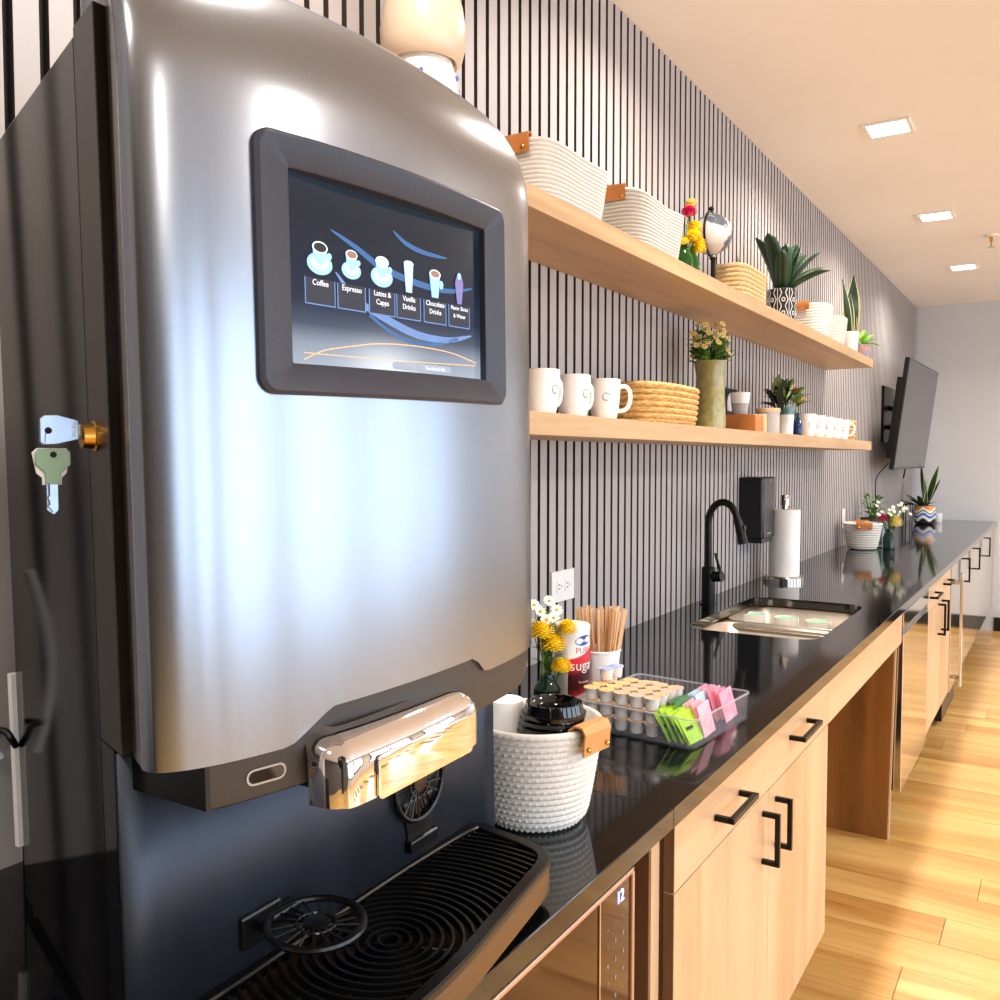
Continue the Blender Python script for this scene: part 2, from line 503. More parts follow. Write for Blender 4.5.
cup0 = thing('ceramic_cup', 'white cup with mint green inside, nearest the wall of the three in the sink', 'cup', (0.165, 3.275, 0.692), 'white cups with mint insides in the sink')
MB().lathe([(.001, .0), (.034, .0), (.038, .01), (.043, .172), (.040, .172), (.039, .16)], (0.165, 3.275, 0.692), 28, caps=False).build('cup_body', 'white_gloss', cup0)
MB().lathe([(.0398, .168), (.001, .165)], (0.165, 3.275, 0.692), 28, caps=False).build('mint_inside', 'mint', cup0)
dup(cup0, (0.285, 3.262, 0.692), 'white cup with mint green inside, middle of the three in the sink')
dup(cup0, (0.400, 3.245, 0.692), 'white cup with mint green inside, nearest the counter front of the three in the sink')

# faucet
fc = thing('faucet', 'matte black gooseneck pull-down faucet behind the sink', 'faucet', (0.055, 3.09, CT))
MB().lathe([(.028, 0), (.028, .004), (.0245, .006), (.0245, .13), (.02, .135), (.0, .135)], (0.055, 3.09, CT), 24).build('faucet_body', 'black_satin', fc)
pts = [(0.055, 3.09, CT + .13), (0.053, 3.09, CT + .27)]
for i in range(0, 13):
    a = PI - PI * i / 12 * 0.93
    pts.append((0.053 + 0.052 + 0.052 * math.cos(a), 3.09, CT + .29 + 0.075 * math.sin(a)))
ex, ez = pts[-1][0], pts[-1][2]
MB().tube(pts, 0.0125, 14).build('spout', 'black_satin', fc)
MB().tube([(ex, 3.09, ez), (ex + .010, 3.09, ez - .03), (ex + .022, 3.09, ez - .085)], [.0135, .016, .0175], 14).build('spray_head', 'black_satin', fc)
MB().box((ex + .018, 3.082, ez - .04), (ex + .030, 3.098, ez - .02)).build('spray_button', 'black_plastic', fc, bevel=.002)
MB().tube([(0.075, 3.085, CT + .10), (0.108, 3.08, CT + .105)], .019, 12).build('valve', 'black_satin', fc)
MB().tube([(0.103, 3.08, CT + .115), (0.082, 3.08, CT + .185)], [.006, .0045], 8).build('lever', 'black_satin', fc)

# ------------------------------------------------------------ base cabinets
CF = 0.62     # face plane
def pull(parent, y0, z0, y1, z1, x=CF):
    b = MB(); t = 0.005
    if abs(z1 - z0) < 0.03:
        b.box((x + .026, y0, z0 - t), (x + .036, y1, z0 + t)); b.box((x, y0, z0 - t), (x + .0305, y0 + .010, z0 + t)); b.box((x, y1 - .010, z0 - t), (x + .0305, y1, z0 + t))
    else:
        b.box((x + .026, y0 - t, z0), (x + .036, y0 + t, z1)); b.box((x, y0 - t, z0), (x + .0305, y0 + t, z0 + .010)); b.box((x, y0 - t, z1 - .010), (x + .0305, y0 + t, z1))
    return b.build('handle', 'black_satin', parent, smooth=False, bevel=.0008)
def front(parent, name, y0, z0, y1, z1, m='oak'):
    return MB().box((CF - .019, y0 + .0012, z0 + .0012), (CF, y1 - .0012, z1 - .0012)).build(name, m, parent, smooth=False, bevel=.0008)
ZB, ZT, ZM = 0.20, 0.874, 0.748
def carcass(parent, y0, y1, m='oak_shade', z0=ZB):
    o = MB(); t = 0.018
    o.box((0.03, y0, z0), (CF - .02, y0 + t, ZT)); o.box((0.03, y1 - t, z0), (CF - .02, y1, ZT)); o.box((0.03, y0, z0), (CF - .02, y1, z0 + t)); o.box((.02, y0, z0), (.03, y1, ZT))
    o.box((CF - .04, y0, ZT - .02), (CF - .02, y1, ZT))
    return o.build('carcass', m, parent, smooth=False)
def plinth(parent, y0, y1):
    MB().box((0.05, y0 + .01, 0.0), (CF - 0.13, y1 - .01, ZB - .001)).build('plinth', 'black_base', parent, smooth=False)

c1 = thing('base_cabinet', 'light oak base cabinet with one wide drawer over two doors, right of the microwave', 'cabinet', (0.3, 1.85, 0))
carcass(c1, 1.314, 2.388); plinth(c1, 1.314, 2.388)
d = front(c1, 'drawer', 1.314, ZM, 2.388, 0.866, 'oak_h')
pull(d, 1.50, .806, 1.648, .806); pull(d, 2.0, .815, 2.165, .815)
MB().box((CF - .0185, 1.3142, ZM + .002), (CF - .0012, 1.3156, .864)).build('edge_band', 'oak_shade', d, smooth=False)  # dark strip: shade on the drawer's end, painted as colour
for (a, b, hy) in ((1.314, 1.848, 1.800), (1.848, 2.388, 1.895)):
    d = front(c1, 'door', a, ZB, b, ZM); pull(d, hy, .610, hy, .718)
    if a < 1.5: MB().box((CF - .0185, 1.3142, ZB + .002), (CF - .0012, 1.3156, ZM - .002)).build('edge_band', 'oak_shade', d, smooth=False)

kn = thing('sink_apron', 'light oak apron board under the sink with open brown knee space', 'cabinet', (0.3, 2.95, 0))
MB().box((CF - .019, 2.3895, ZM), (CF, 3.475, ZT - .008)).build('apron', 'oak_h', kn, smooth=False, bevel=.0008)
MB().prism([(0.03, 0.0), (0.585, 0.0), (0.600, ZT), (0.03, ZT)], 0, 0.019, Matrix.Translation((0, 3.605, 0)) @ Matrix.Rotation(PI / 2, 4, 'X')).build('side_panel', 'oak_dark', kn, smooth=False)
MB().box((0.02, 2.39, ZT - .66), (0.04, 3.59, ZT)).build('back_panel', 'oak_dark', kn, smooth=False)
MB().prism([(0.0, 0.001), (0.006, 0.001), (0.0215, ZT), (0.0155, ZT)], 0, 0.019, Matrix.Translation((0.585, 3.605, 0)) @ Matrix.Rotation(PI / 2, 4, 'X')).build('edge_band', 'oak', kn, smooth=False)
MB().box((0.60, 3.476, ZM - .0), (CF, 3.60, ZT - .008)).build('filler', 'oak', kn, smooth=False)

dw = thing('dishwasher', 'mirror-like stainless steel dishwasher beside the open knee space', 'dishwasher', (0.3, 3.97, 0))
MB().box((0.05, 3.612, 0.18), (CF - .025, 4.335, ZT - .01)).build('tub', 'black_plastic', dw, smooth=False)
dd = MB().box((CF - .024, 3.622, 0.175), (CF + .004, 4.33, 0.775)).build('door', 'mirror_steel', dw, smooth=False, bevel=.002)
MB().box((CF - .012, 3.66, 0.775), (CF - .006, 4.30, 0.80)).build('handle_pocket', 'steel', dd, smooth=False)
MB().box((CF - .024, 3.622, 0.80), (CF + .004, 4.33, 0.858)).build('control_strip', 'mirror_steel', dw, smooth=False, bevel=.002)
MB().box((0.1, 3.63, 0.0), (CF - .13, 4.32, 0.18)).build('plinth', 'black_plastic', dw, smooth=False)

c2 = thing('base_cabinet', 'light oak base cabinet with two drawers over two doors, between dishwasher and fridge', 'cabinet', (0.3, 4.75, 0))
carcass(c2, 4.342, 5.26); plinth(c2, 4.342, 5.26)
for (a, b, h0) in ((4.342, 4.80, 4.40), (4.80, 5.26, 4.92)):
    d = front(c2, 'drawer', a, ZM, b, .866, 'oak_h'); pull(d, h0, .812, h0 + .2, .812)
for (a, b, hy) in ((4.342, 4.80, 4.73), (4.80, 5.26, 4.87)):
    d = front(c2, 'door', a, ZB, b, ZM); pull(d, hy, .590, hy, .742)

fr = thing('undercounter_fridge', 'glossy undercounter fridge with a tall steel bar handle', 'fridge', (0.3, 5.55, 0))
MB().box((0.05, 5.27, 0.03), (CF - .03, 5.88, ZT - .01)).build('fridge_body', 'black_plastic', fr, smooth=False)
dd = MB().box((CF - .029, 5.27, 0.19), (CF + .004, 5.885, ZT - .012)).build('door', 'mirror_steel', fr, smooth=False, bevel=.002)
MB().tube([(CF + .045, 5.36, .21), (CF + .045, 5.36, .82)], .008, 10).box((CF, 5.353, .25), (CF + .045, 5.367, .27)).box((CF, 5.353, .76), (CF + .045, 5.367, .78)).build('handle', 'mirror_steel', dd)
MB().box((0.1, 5.28, 0.0), (CF - .13, 5.88, 0.19)).build('plinth', 'black_plastic', fr, smooth=False)

M['grey_gloss'] = mat('pale_gloss_laminate', 'c6bdb2', 0.1, 0.75)  # white wall mirrored in the fronts, put into the laminate's pale colour
far_cab = [(5.895, 6.62, 5.97, 6.55), (6.62, 7.55, 6.70, None), (7.55, FAR - .01, 7.46, None)]
for i, (a, b, h, _) in enumerate(far_cab):
    lab = ['pale glossy base cabinet with black pull just beyond the fridge', 'pale glossy base cabinet with black pull, second beyond the fridge', 'pale glossy base cabinet with black pull at the far wall'][i]
    c = thing('base_cabinet', lab, 'cabinet', (0.3, (a + b) / 2, 0))
    carcass(c, a, b - .002); plinth(c, a, b - .002)
    d = front(c, 'door', a, ZB, b, .866, 'grey_gloss')
    pull(d, a + .08, .70, a + .08, .845)

# microwave bay
c3 = thing('microwave_cabinet', 'oak cabinet bay that holds the built-in microwave under the counter', 'cabinet', (0.3, 0.9, 0))
MB().box((0.03, 1.274, 0.10), (CF - .026, 1.3065, ZT)).build('side_panel', 'oak_shade', c3, smooth=False)
MB().box((CF - .026, 1.274, 0.10), (CF - .022, 1.3065, ZT)).build('edge_band', 'oak', c3, smooth=False)
MB().box((0.03, 0.36, 0.10), (CF, 0.39, ZT)).build('side_panel', 'oak_shade', c3, smooth=False)
MB().box((0.03, 0.39, 0.50), (CF - .03, 1.274, 0.53)).build('shelf_board', 'oak_shade', c3, smooth=False)
MB().box((0.03, 0.39, 0.10), (CF - .03, 1.274, 0.50)).build('lower_box', 'oak', c3, smooth=False)
MB().box((0.03, 0.39, 0.865), (CF - .06, 1.274, ZT)).build('top_rail', 'oak_shade', c3, smooth=False)
MB().box((0.05, 0.38, 0.0), (CF - .13, 1.29, .0999)).build('plinth', 'black_base', c3, smooth=False)

mw = thing('microwave', 'black glass microwave with rose steel frame built in under the counter', 'microwave', (0.3, 0.85, 0.531))
MX = 0.585
MB().box((0.15, 0.50, 0.535), (MX - .02, 1.20, 0.815)).build('microwave_body', 'black_plastic', mw, smooth=False)
M['rose_steel'] = mat('rose_steel', 'c9ab96', 0.35, 0.7)
fb = MB()
y0, y1, z0, z1 = 0.42, 1.225, 0.545, 0.822
fb.box((MX - .02, y0, z1 - .008), (MX + .008, y1, z1)); fb.box((MX - .02, y0, z0), (MX + .008, y1, z0 + .008)); fb.box((MX - .02, y1 - .008, z0), (MX + .008, y1, z1)); fb.box((MX - .02, y0, z0), (MX + .008, y0 + .008, z1))
fb.build('frame', 'rose_steel', mw, smooth=False, bevel=.002)
M['bronze_glass'] = mat('bronze_tinted_glass', '4a3524', 0.05, 0.85)
MB().box((MX - .02, y0 + .009, z0 + .009), (MX + .004, 1.108, z1 - .009)).build('door', 'bronze_glass', mw, smooth=False)
cp = MB().box((MX - .02, 1.112, z0 + .009), (MX + .004, y1 - .009, z1 - .009)).build('control_panel', 'bronze_glass', mw, smooth=False)
MB().box((MX - .0, 1.1082, z0 + .009), (MX + .006, 1.1118, z1 - .009)).build('door_gap_strip', 'mirror_steel', mw, smooth=False)
RX = Matrix(((0, 0, 1, 0), (1, 0, 0, 0), (0, 1, 0, 0), (0, 0, 0, 1)))   # text plane: x->Y, y->Z, normal +X
TB = text_mat('display_digits', '8f9cff', 4.0)
TW = text_mat('panel_print', 'b8b4b0', 0.0)
text_mesh('clock_digits', '12', 0.026, TB, cp, Matrix.Translation((MX + .0045, 1.180, .793)) @ RX, off=Vector((0.3, 0.85, 0.531)))
for r_ in range(7):
    for c_ in range(3):
        text_mesh('key_mark', ['-', '-', '-', '1', '2', '3', '4', '5', '6', '7', '8', '9', '-', '0', '-', '-', '-', '-', '-', '-', '-'][r_ * 3 + c_], 0.009, TW, cp,
                  Matrix.Translation((MX + .0045, 1.138 + c_ * .026, .762 - r_ * .027)) @ RX, off=Vector((0.3, 0.85, 0.531)))

# ------------------------------------------------------------ shelves
SH1, SH2 = 1.958, 1.524
o = MB().box((0.0005, 0.95, 1.915), (0.24, 5.12, SH1)).build('floating_shelf', 'oak_shelf', smooth=False, bevel=.001)
tag(o, 'upper floating oak shelf on the slatted wall, baskets and agave on it', 'shelf')
o = MB().box((0.0005, 0.95, 1.478), (0.24, 5.12, SH2)).build('floating_shelf', 'oak_shelf', smooth=False, bevel=.001)
tag(o, 'lower floating oak shelf on the slatted wall, mugs and olive vase on it', 'shelf')

# ------------------------------------------------------------ ceiling fixtures
dl = None
names = ['behind the camera', 'above the coffee machine', 'above the first cabinet', 'nearest visible square one on the ceiling', 'second visible square one on the ceiling', 'above the far cabinets', 'by the far wall']
for i, y in enumerate(LIGHTY):
    t = thing('ceiling_downlight', 'small square recessed white downlight, ' + names[i], 'ceiling light', (0.50, y, CEIL - .004), 'square downlights over the counter')
    f = MB(); a, b = .085, .07
    for q in (((-a, -a), (a, -b)), ((-a, b), (a, a)), ((-a, -b), (-b, b)), ((b, -b), (a, b))):
        f.box((.5 + q[0][0], y + q[0][1], CEIL - .008), (.5 + q[1][0], y + q[1][1], CEIL - .0002))
    f.build('frame', 'white_plastic', t, smooth=False)
    MB().box((.5 - b, y - b, CEIL - .006), (.5 + b, y + b, CEIL - .0002)).build('lens', 'light_panel', t, smooth=False)
sp = thing('sprinkler_head', 'small metal fire sprinkler head under the ceiling', 'sprinkler', (0.72, 6.0, CEIL))
MB().lathe([(.04, 0), (.04, -.006), (.02, -.010), (.001, -.010)], (.72, 6.0, CEIL - .0002), 20, caps=False).build('escutcheon', 'white_gloss', sp)
MB().tube([(.72, 6, CEIL - .01), (.72, 6, CEIL - .035)], .009, 10).tube([(.72, 5.98, CEIL - .03), (.72, 5.985, CEIL - .06), (.72, 6.0, CEIL - .068), (.72, 6.015, CEIL - .06), (.72, 6.02, CEIL - .03)], .003, 6).build('sprinkler_frame', 'brass', sp)
MB().lathe([(.02, -.068), (.02, -.071), (.001, -.071)], (.72, 6, CEIL), 16).build('deflector', 'chrome', sp)

# ------------------------------------------------------------ coffee machine
BASE = Vector((0.345, 0.656, CT + 0.002))
cm = thing('coffee_machine', 'large brushed steel coffee machine with touchscreen standing on the black counter', 'coffee machine', tuple(BASE))
cm.rotation_euler = (math.radians(1.2), 0, 0)
cm.location.y += .0062
CURVE = [(0.548, 0.4165), (0.562, 0.4185), (0.578, 0.436), (0.592, 0.465), (0.606, 0.515), (0.616, 0.575), (0.622, 0.64), (0.6235, 0.70), (0.621, 0.77), (0.615, 0.84), (0.605, 0.888), (0.590, 0.920), (0.568, 0.942), (0.540, 0.950)]
def crom(P_, n):
    out = []
    for i in range(len(P_) - 1):
        a = P_[max(i - 1, 0)]; b = P_[i]; c = P_[i + 1]; d = P_[min(i + 2, len(P_) - 1)]
        for k in range(n):
            t = k / n
            out.append(tuple(0.5 * ((2 * b[j]) + (-a[j] + c[j]) * t + (2 * a[j] - 5 * b[j] + 4 * c[j] - d[j]) * t * t + (-a[j] + 3 * b[j] - 3 * c[j] + d[j]) * t ** 3) for j in range(len(a))))
    out.append(P_[-1]); return out
CV = crom(CURVE, 6)
def cx(y):
    for i in range(len(CV) - 1):
        if CV[i][1] <= y <= CV[i + 1][1]:
            t = (y - CV[i][1]) / max(1e-9, CV[i + 1][1] - CV[i][1]); return CV[i][0] + t * (CV[i + 1][0] - CV[i][0])
    return CV[0][0] if y < CV[0][1] else CV[-1][0]
def inset(i, d):
    x, y = CV[i]; t = i / (len(CV) - 1)
    return (x - d, y + (d * 0.346 + min(d, .105) * .15) * (1 - t) - (d * .1 + min(d, .125) * .38) * t)
def zbot(y):
    if y < 0.512: return 1.2035
    if y < 0.552: return 1.2035 + 0.0235 * (y - 0.512) / 0.04
    if y < 0.752: return 1.227
    if y < 0.772: return 1.227 - 0.019 * (y - 0.752) / 0.02
    return 1.208
rings = []
NC = len(CV)
rings.append([inset(i, .005) + (zbot(CV[i][1]),) for i in range(NC)])
for k in range(31):
    f = k / 30
    rings.append([(CV[i][0], CV[i][1], zbot(CV[i][1]) + (1.715 - zbot(CV[i][1])) * f) for i in range(NC)])
R = 0.125
for k in range(1, 11):
    a = PI / 2 * k / 10
    d = R * (1 - math.cos(a))
    rings.append([(inset(i, d)[0], inset(i, d)[1], 1.715 + R * math.sin(a)) for i in range(NC)])
rings.append([inset(i, .127) + (1.8405,) for i in range(NC)])
rings.append([inset(i, .129) + (1.765,) for i in range(NC)])
dmb = MB().loft(rings, closed=False)
dmb.f = [f for f in dmb.f if not (.500 < sum(dmb.v[i][1] for i in f) / 4 < .80 and 1.492 < sum(dmb.v[i][2] for i in f) / 4 < 1.675 and sum(dmb.v[i][0] for i in f) / 4 > .58)]
dr = dmb.build('front_door', 'steel', cm, angle=60)
# door side cheeks (both ends), following the domed profile
def cheek(name, i, da, db, m, off, zlo):
    mb = MB(); pr = []
    prof = [(0, zlo)] + [(0, 1.715)] + [(R * (1 - math.cos(PI / 2 * k / 10)), 1.715 + R * math.sin(PI / 2 * k / 10)) for k in range(1, 11)]
    A = [p for p in prof]
    front = [(max(d, da), z) for d, z in A if d <= db]
    poly = front + [(db, front[-1][1]), (db, zlo)]
    vs0 = []; vs1 = []
    for d, z in poly:
        x, y = inset(i, d)
        vs0.append((x, y + off, z)); vs1.append((x, y + off + (0.003 if i == 0 else -0.003), z))
    n = len(poly)
    mb.add(vs0 + vs1, [tuple(range(n)), tuple(range(2 * n - 1, n - 1, -1))] + [(q, (q + 1) % n, (q + 1) % n + n, q + n) for q in range(n)])
    return mb.build(name, m, cm, smooth=False)
cheek('door_edge', 0, 0.0, 0.018, 'edge_grey', -0.0005, 1.205)
cheek('door_side', 0, 0.018, 0.034, 'door_side', 0.0, 1.203)
cheek('door_side', NC - 1, 0.0, 0.034, 'door_side', 0.0, 1.203)
# body
ang = [(0.506, 0.419), (0.452, 0.4375), (0.125, 0.552), (0.125, 0.93), (0.506, 0.945)]
MB().prism([(0.452, 0.447), (0.125, 0.560), (0.125, 0.93), (0.452, 0.945)], 0.93, 1.769).build('body', 'gloss_black', cm, smooth=False, bevel=.0015)
MB().prism([(0.5055, 0.4285), (0.453, 0.4463), (0.453, 0.946), (0.5055, 0.940)], 1.203, 1.775).build('side_trim', 'door_side', cm, smooth=False, bevel=.001)
MB().prism([(0.487, 0.4350), (0.4525, 0.4466), (0.4525, 0.946), (0.487, 0.940)], 0.93, 1.2025).build('side_trim', 'gloss_black', cm, smooth=False, bevel=.001)
MB().box((0.117, 0.555, 0.99), (0.125, 0.562, 1.19)).build('rear_edge_trim', 'white_plastic', cm, smooth=False)
for (x, y) in ((.17, .58), (.17, .88), (.45, .48), (.45, .9)):
    MB().lathe([(.018, -(y - .65) * .021 - .0012), (.018, .016)], (x, y, BASE.z), 14).build('foot', 'black_plastic', cm)
# steel back splash, gently bowed
bs = []
for z in (0.93, 1.2, ):
    bs.append([(0.4905 + 0.004 * math.sin((y - .43) / .56 * PI), y, z) for y in [0.4345 + (0.985 - .4345) * k / 20 for k in range(21)]])
bp = MB().loft(bs, closed=False).build('backsplash', 'steel_panel', cm)
md = bp.modifiers.new('t', 'SOLIDIFY'); md.thickness = 0.004; md.offset = 0
MB().box((.44, .946, .93), (.484, .985, 1.2)).build('backsplash_return', 'steel_panel', cm, smooth=False)

# chin of dark textured plastic below the door
def chin_poly(off):
    pts = [(cx(y) - 0.004 + off, y) for y in [0.450 + (0.900 - 0.450) * k / 30 for k in range(31)]]
    return pts
ch = MB(); n = 31
rr_ = []
for z, off in ((1.166, -0.006), (1.1685, -0.0015), (1.173, 0.0), (1.226, 0.0)):
    ring = [(x, y, z + (0.0 if z > 1.2 else 0.018 * max(0, (y - .86) / .04) ** 2)) for x, y in chin_poly(off)]
    ring += [(0.49, 0.900, ring[-1][2]), (0.49, 0.452, z)]
    rr_.append(ring)
ch.loft(rr_, closed=True, caps=True)
chin = ch.build('door_chin', 'plastic_brown', cm, angle=40)
MB().prism([(0.492, 0.4465), (cx(.448) - .004, 0.4465), (cx(.450) - .004, .4499), (0.492, .4499)], 1.168, 1.2025).build('chin_cheek', 'black_plastic', cm, smooth=False)
# coin slot
def on_chin(y, z, d): return (cx(y) - 0.004 + d, y, z)
def slot(y0, y1, z0, z1, d0, d1, name, m, parent, ring=None):
    pts = rrect(y0, z0, y1, z1, (z1 - z0) / 2 - .0005, 6); mb = MB()
    if ring:
        inn = rrect(y0 + ring, z0 + ring, y1 - ring, z1 - ring, (z1 - z0) / 2 - ring - .0003, 6)
        mb.loft([[on_chin(a, b, d0) for a, b in pts], [on_chin(a, b, d1) for a, b in pts], [on_chin(a, b, d1) for a, b in inn], [on_chin(a, b, d0) for a, b in inn]])
    else:
        mb.loft([[on_chin(a, b, d0) for a, b in pts], [on_chin(a, b, d1) for a, b in pts]], caps=True)
    return mb.build(name, m, parent)
slot(.476, .509, 1.179, 1.192, -.001, .0012, 'slot_rim', 'edge_grey', chin, ring=.0016)
slot(.4775, .5075, 1.1805, 1.1905, -.001, .0006, 'slot_window', 'black_glass', chin)

# chrome spout cover
def uplan(d, dx=0.0):
    P_ = [(0.612, 0.523), (0.628, 0.524), (0.641, 0.531), (0.648, 0.545), (0.651, 0.62), (0.648, 0.705), (0.640, 0.724), (0.626, 0.731), (0.600, 0.732)]
    c_ = crom(P_, 5); out = []
    for x, y in c_:
        t = (y - .6225) / .11
        out.append((x - d - dx * 0, y - (t * abs(t)) * d * 0.9))
    return out
lv = [(0.0, 1.153), (0.0, 1.185), (0.0015, 1.192), (0.006, 1.199), (0.013, 1.2045), (0.022, 1.208), (0.032, 1.2095)]
sp_ = MB().loft([[(x - .003, y, 1.153) for x, y in uplan(0)]] + [[(x, y, z) for x, y in uplan(d)] for d, z in lv], closed=False)
spo = sp_.build('spout_cover', 'chrome', cm, angle=80)
pn = MB()
ring0 = [(cxx, y, z) for (cxx, y, z) in []]
def sx(y):
    u = uplan(0)
    best = min(u, key=lambda p: abs(p[1] - y) if p[0] > .63 else 9); return best[0]
def pane(y0, y1, z0, z1, x):
    pts = rrect(y0, z0, y1, z1, .005, 4)
    return [(sxl(a) + x, a, b) for a, b in pts]
def sxl(y):
    u = [p for p in uplan(0) if p[0] > .64]
    for i in range(len(u) - 1):
        if u[i][1] <= y <= u[i + 1][1]:
            t = (y - u[i][1]) / (u[i + 1][1] - u[i][1]); return u[i][0] + t * (u[i + 1][0] - u[i][0])
    return u[0][0]
MB().loft([pane(.563, .703, 1.151, 1.188, .0005), pane(.563, .703, 1.151, 1.188, .0028), pane(.5645, .7015, 1.1525, 1.1865, .0032)], caps=True).build('spout_flap', 'chrome', spo)
MB().box((.58, .53, 1.162), (.643, .72, 1.195)).build('nozzle_block', 'black_plastic', cm, bevel=.004)
for yy in (.585, .62, .655):
    MB().lathe([(.006, 1.15), (.007, 1.163)], (.618, yy, 0), 14).build('nozzle', 'black_satin', cm)

# touchscreen bezel, curved with the door
def bx(y, d): return cx(y) + d
BZ = (0.491, 0.816, 1.4835, 1.6845)
IN = (0.523, 0.783, 1.5085, 1.660)
def bring(y0, y1, z0, z1, r, fx):
    pts = rrect(y0, z0, y1, z1, r, 8)
    # subdivide long edges for the curve
    out = []
    for i in range(len(pts)):
        a = pts[i]; b = pts[(i + 1) % len(pts)]
        L_ = math.dist(a, b); k = 8 if L_ > .05 else 1
        for j in range(k):
            t = j / k; out.append((a[0] + (b[0] - a[0]) * t, a[1] + (b[1] - a[1]) * t))
    return [(fx(y), y, z) for y, z in out]
scrx = lambda y: 0.600 + 0.012 * (y - .53) / .252
bzl = [bring(*BZ, .014, lambda y: bx(y, -.001)), bring(*BZ, .014, lambda y: bx(y, .004)), bring(BZ[0] + .003, BZ[1] - .003, BZ[2] + .003, BZ[3] - .003, .012, lambda y: bx(y, .0065)),
       bring(IN[0] - .003, IN[1] + .003, IN[2] - .002, IN[3] + .002, .003, lambda y: bx(y, .0005)), bring(*IN, .002, lambda y: bx(y, -.001)), bring(*IN, .002, lambda y: min(bx(y, -.0015), scrx(y) + .0))]
bz = MB().loft(bzl).build('screen_bezel', 'bezel', cm, angle=25)
# screen: a lit display picture
SZ0, SH_ = 1.5085, 0.157
def scr(s, t, d=0.0):
    y = .5285 + s * .2523 * .9989
    return Vector((0.600 + .012 * s + d * .9989, y - d * .0475, SZ0 + (t - .063) / .96 * SH_))
m = bpy.data.materials.new('lit_display'); m.use_nodes = True; nt = m.node_tree; L = nt.links.new
b = nt.nodes['Principled BSDF']; b.inputs['Base Color'].default_value = srgb('06080c'); b.inputs['Roughness'].default_value = 0.14; b.inputs['IOR'].default_value = 1.3
tc = nt.nodes.new('ShaderNodeTexCoord'); sep = nt.nodes.new('ShaderNodeSeparateXYZ'); L(tc.outputs['UV'], sep.inputs[0])
rp = nt.nodes.new('ShaderNodeValToRGB'); L(sep.outputs[1], rp.inputs[0])
els = rp.color_ramp.elements
els[0].position = 0.0; els[0].color = srgb('a3abb8'); els[1].position = 1.0; els[1].color = srgb('232f3b')
for p_, c_ in ((0.12, '8e97a6'), (0.22, '4b5468'), (0.34, '2b3448'), (0.55, '1c2638'), (0.8, '16202c')):
    e = els.new(p_); e.color = srgb(c_)
# soft glow at the bottom centre
def mth(op, a, b_=None, c_=None):
    n_ = nt.nodes.new('ShaderNodeMath'); n_.operation = op
    for i, v in enumerate((a, b_, c_)):
        if v is None: continue
        if isinstance(v, (int, float)): n_.inputs[i].default_value = v
        else: L(v, n_.inputs[i])
    return n_.outputs[0]
dx = mth('MULTIPLY', mth('SUBTRACT', sep.outputs[0], 0.44), 6.0)
g = mth('POWER', 2.718, mth('MULTIPLY', mth('ADD', mth('MULTIPLY', dx, dx), mth('MULTIPLY', mth('MULTIPLY', sep.outputs[1], sep.outputs[1]), 50.0)), -1.0))
mx = nt.nodes.new('ShaderNodeMix'); mx.data_type = 'RGBA'; L(mth('MULTIPLY', g, .8), mx.inputs[0]); L(rp.outputs[0], mx.inputs[6]); mx.inputs[7].default_value = srgb('f4f6fa')
L(mx.outputs[2], b.inputs['Emission Color']); b.inputs['Emission Strength'].default_value = 0.7
M['display'] = m
so = MB().add([scr(0, .063 - .01), scr(1.02, .063 - .01), scr(1.02, 1.03), scr(0, 1.03), scr(0, .053, -.004), scr(1.02, .053, -.004), scr(1.02, 1.03, -.004), scr(0, 1.03, -.004)],
              [(0, 1, 2, 3), (7, 6, 5, 4), (0, 4, 5, 1), (1, 5, 6, 2), (2, 6, 7, 3), (3, 7, 4, 0)])
scrn = so.build('touchscreen', 'display', cm, smooth=False)
uv = scrn.data.uv_layers.new(name='UVMap')
for lp in scrn.data.loops:
    v = scrn.data.vertices[lp.vertex_index].co + BASE
    uv.data[lp.index].uv = ((v.y - .53) / .2523, (v.z - SZ0) / SH_)
EM = {k: mat('screen_' + k, c, .5, emit=c, es=e * .42) for k, c, e in (('cup', '8fc4ea', .95), ('cuplight', 'cfe8fa', 1.0), ('coffee', '1b1512', .3), ('brown', '8a6a5a', .8), ('line', '5c7db4', .7), ('blue', '2a5a92', .6), ('mauve', '4a3f60', .8), ('white', 'e2e8f2', 1.0), ('orange', 'e8b070', 1.0), ('pill', '8f97a6', .9), ('foam', 'a8cfe4', .9), ('purple', '6d6aa0', .9), ('box', '161c2c', .8))}
def flat(name, pts, m_, d=.0006):
    return MB().loft([[scr(s, t, d - .0004) for s, t in pts], [scr(s, t, d) for s, t in pts]], caps=True).build(name, m_, scrn, smooth=False)
def ell(s, t, rs, rt, n=20): return [(s + rs * math.cos(2 * PI * k / n), t + rt * math.sin(2 * PI * k / n)) for k in range(n)]
def ribbon(name, pts, wd, m_, d=.0003):
    c_ = crom(pts, 8); a = []; b_ = []
    for i, (s, t) in enumerate(c_):
        w_ = wd * (math.sin(PI * (i + .5) / len(c_))) ** .6 if wd > .006 else wd
        q0 = c_[max(i - 1, 0)]; q1 = c_[min(i + 1, len(c_) - 1)]; tx, ty = q1[0] - q0[0], (q1[1] - q0[1]) * .62; l_ = math.hypot(tx, ty) or 1
        a.append((s - ty / l_ * w_, t + tx / l_ * w_ * 1.6)); b_.append((s + ty / l_ * w_, t - tx / l_ * w_ * 1.6))
    mb = MB(); mb.loft([[scr(s, t, d) for s, t in a], [scr(s, t, d) for s, t in b_]], closed=False)
    return mb.build(name, m_, scrn, smooth=False)
ribbon('swirl', [(.18, .76), (.30, .70), (.42, .63), (.60, .585), (.80, .575), (.96, .62)], .012, EM['blue'])
ribbon('swirl', [(.49, .84), (.56, .79), (.66, .765), (.80, .765)], .009, EM['blue'])
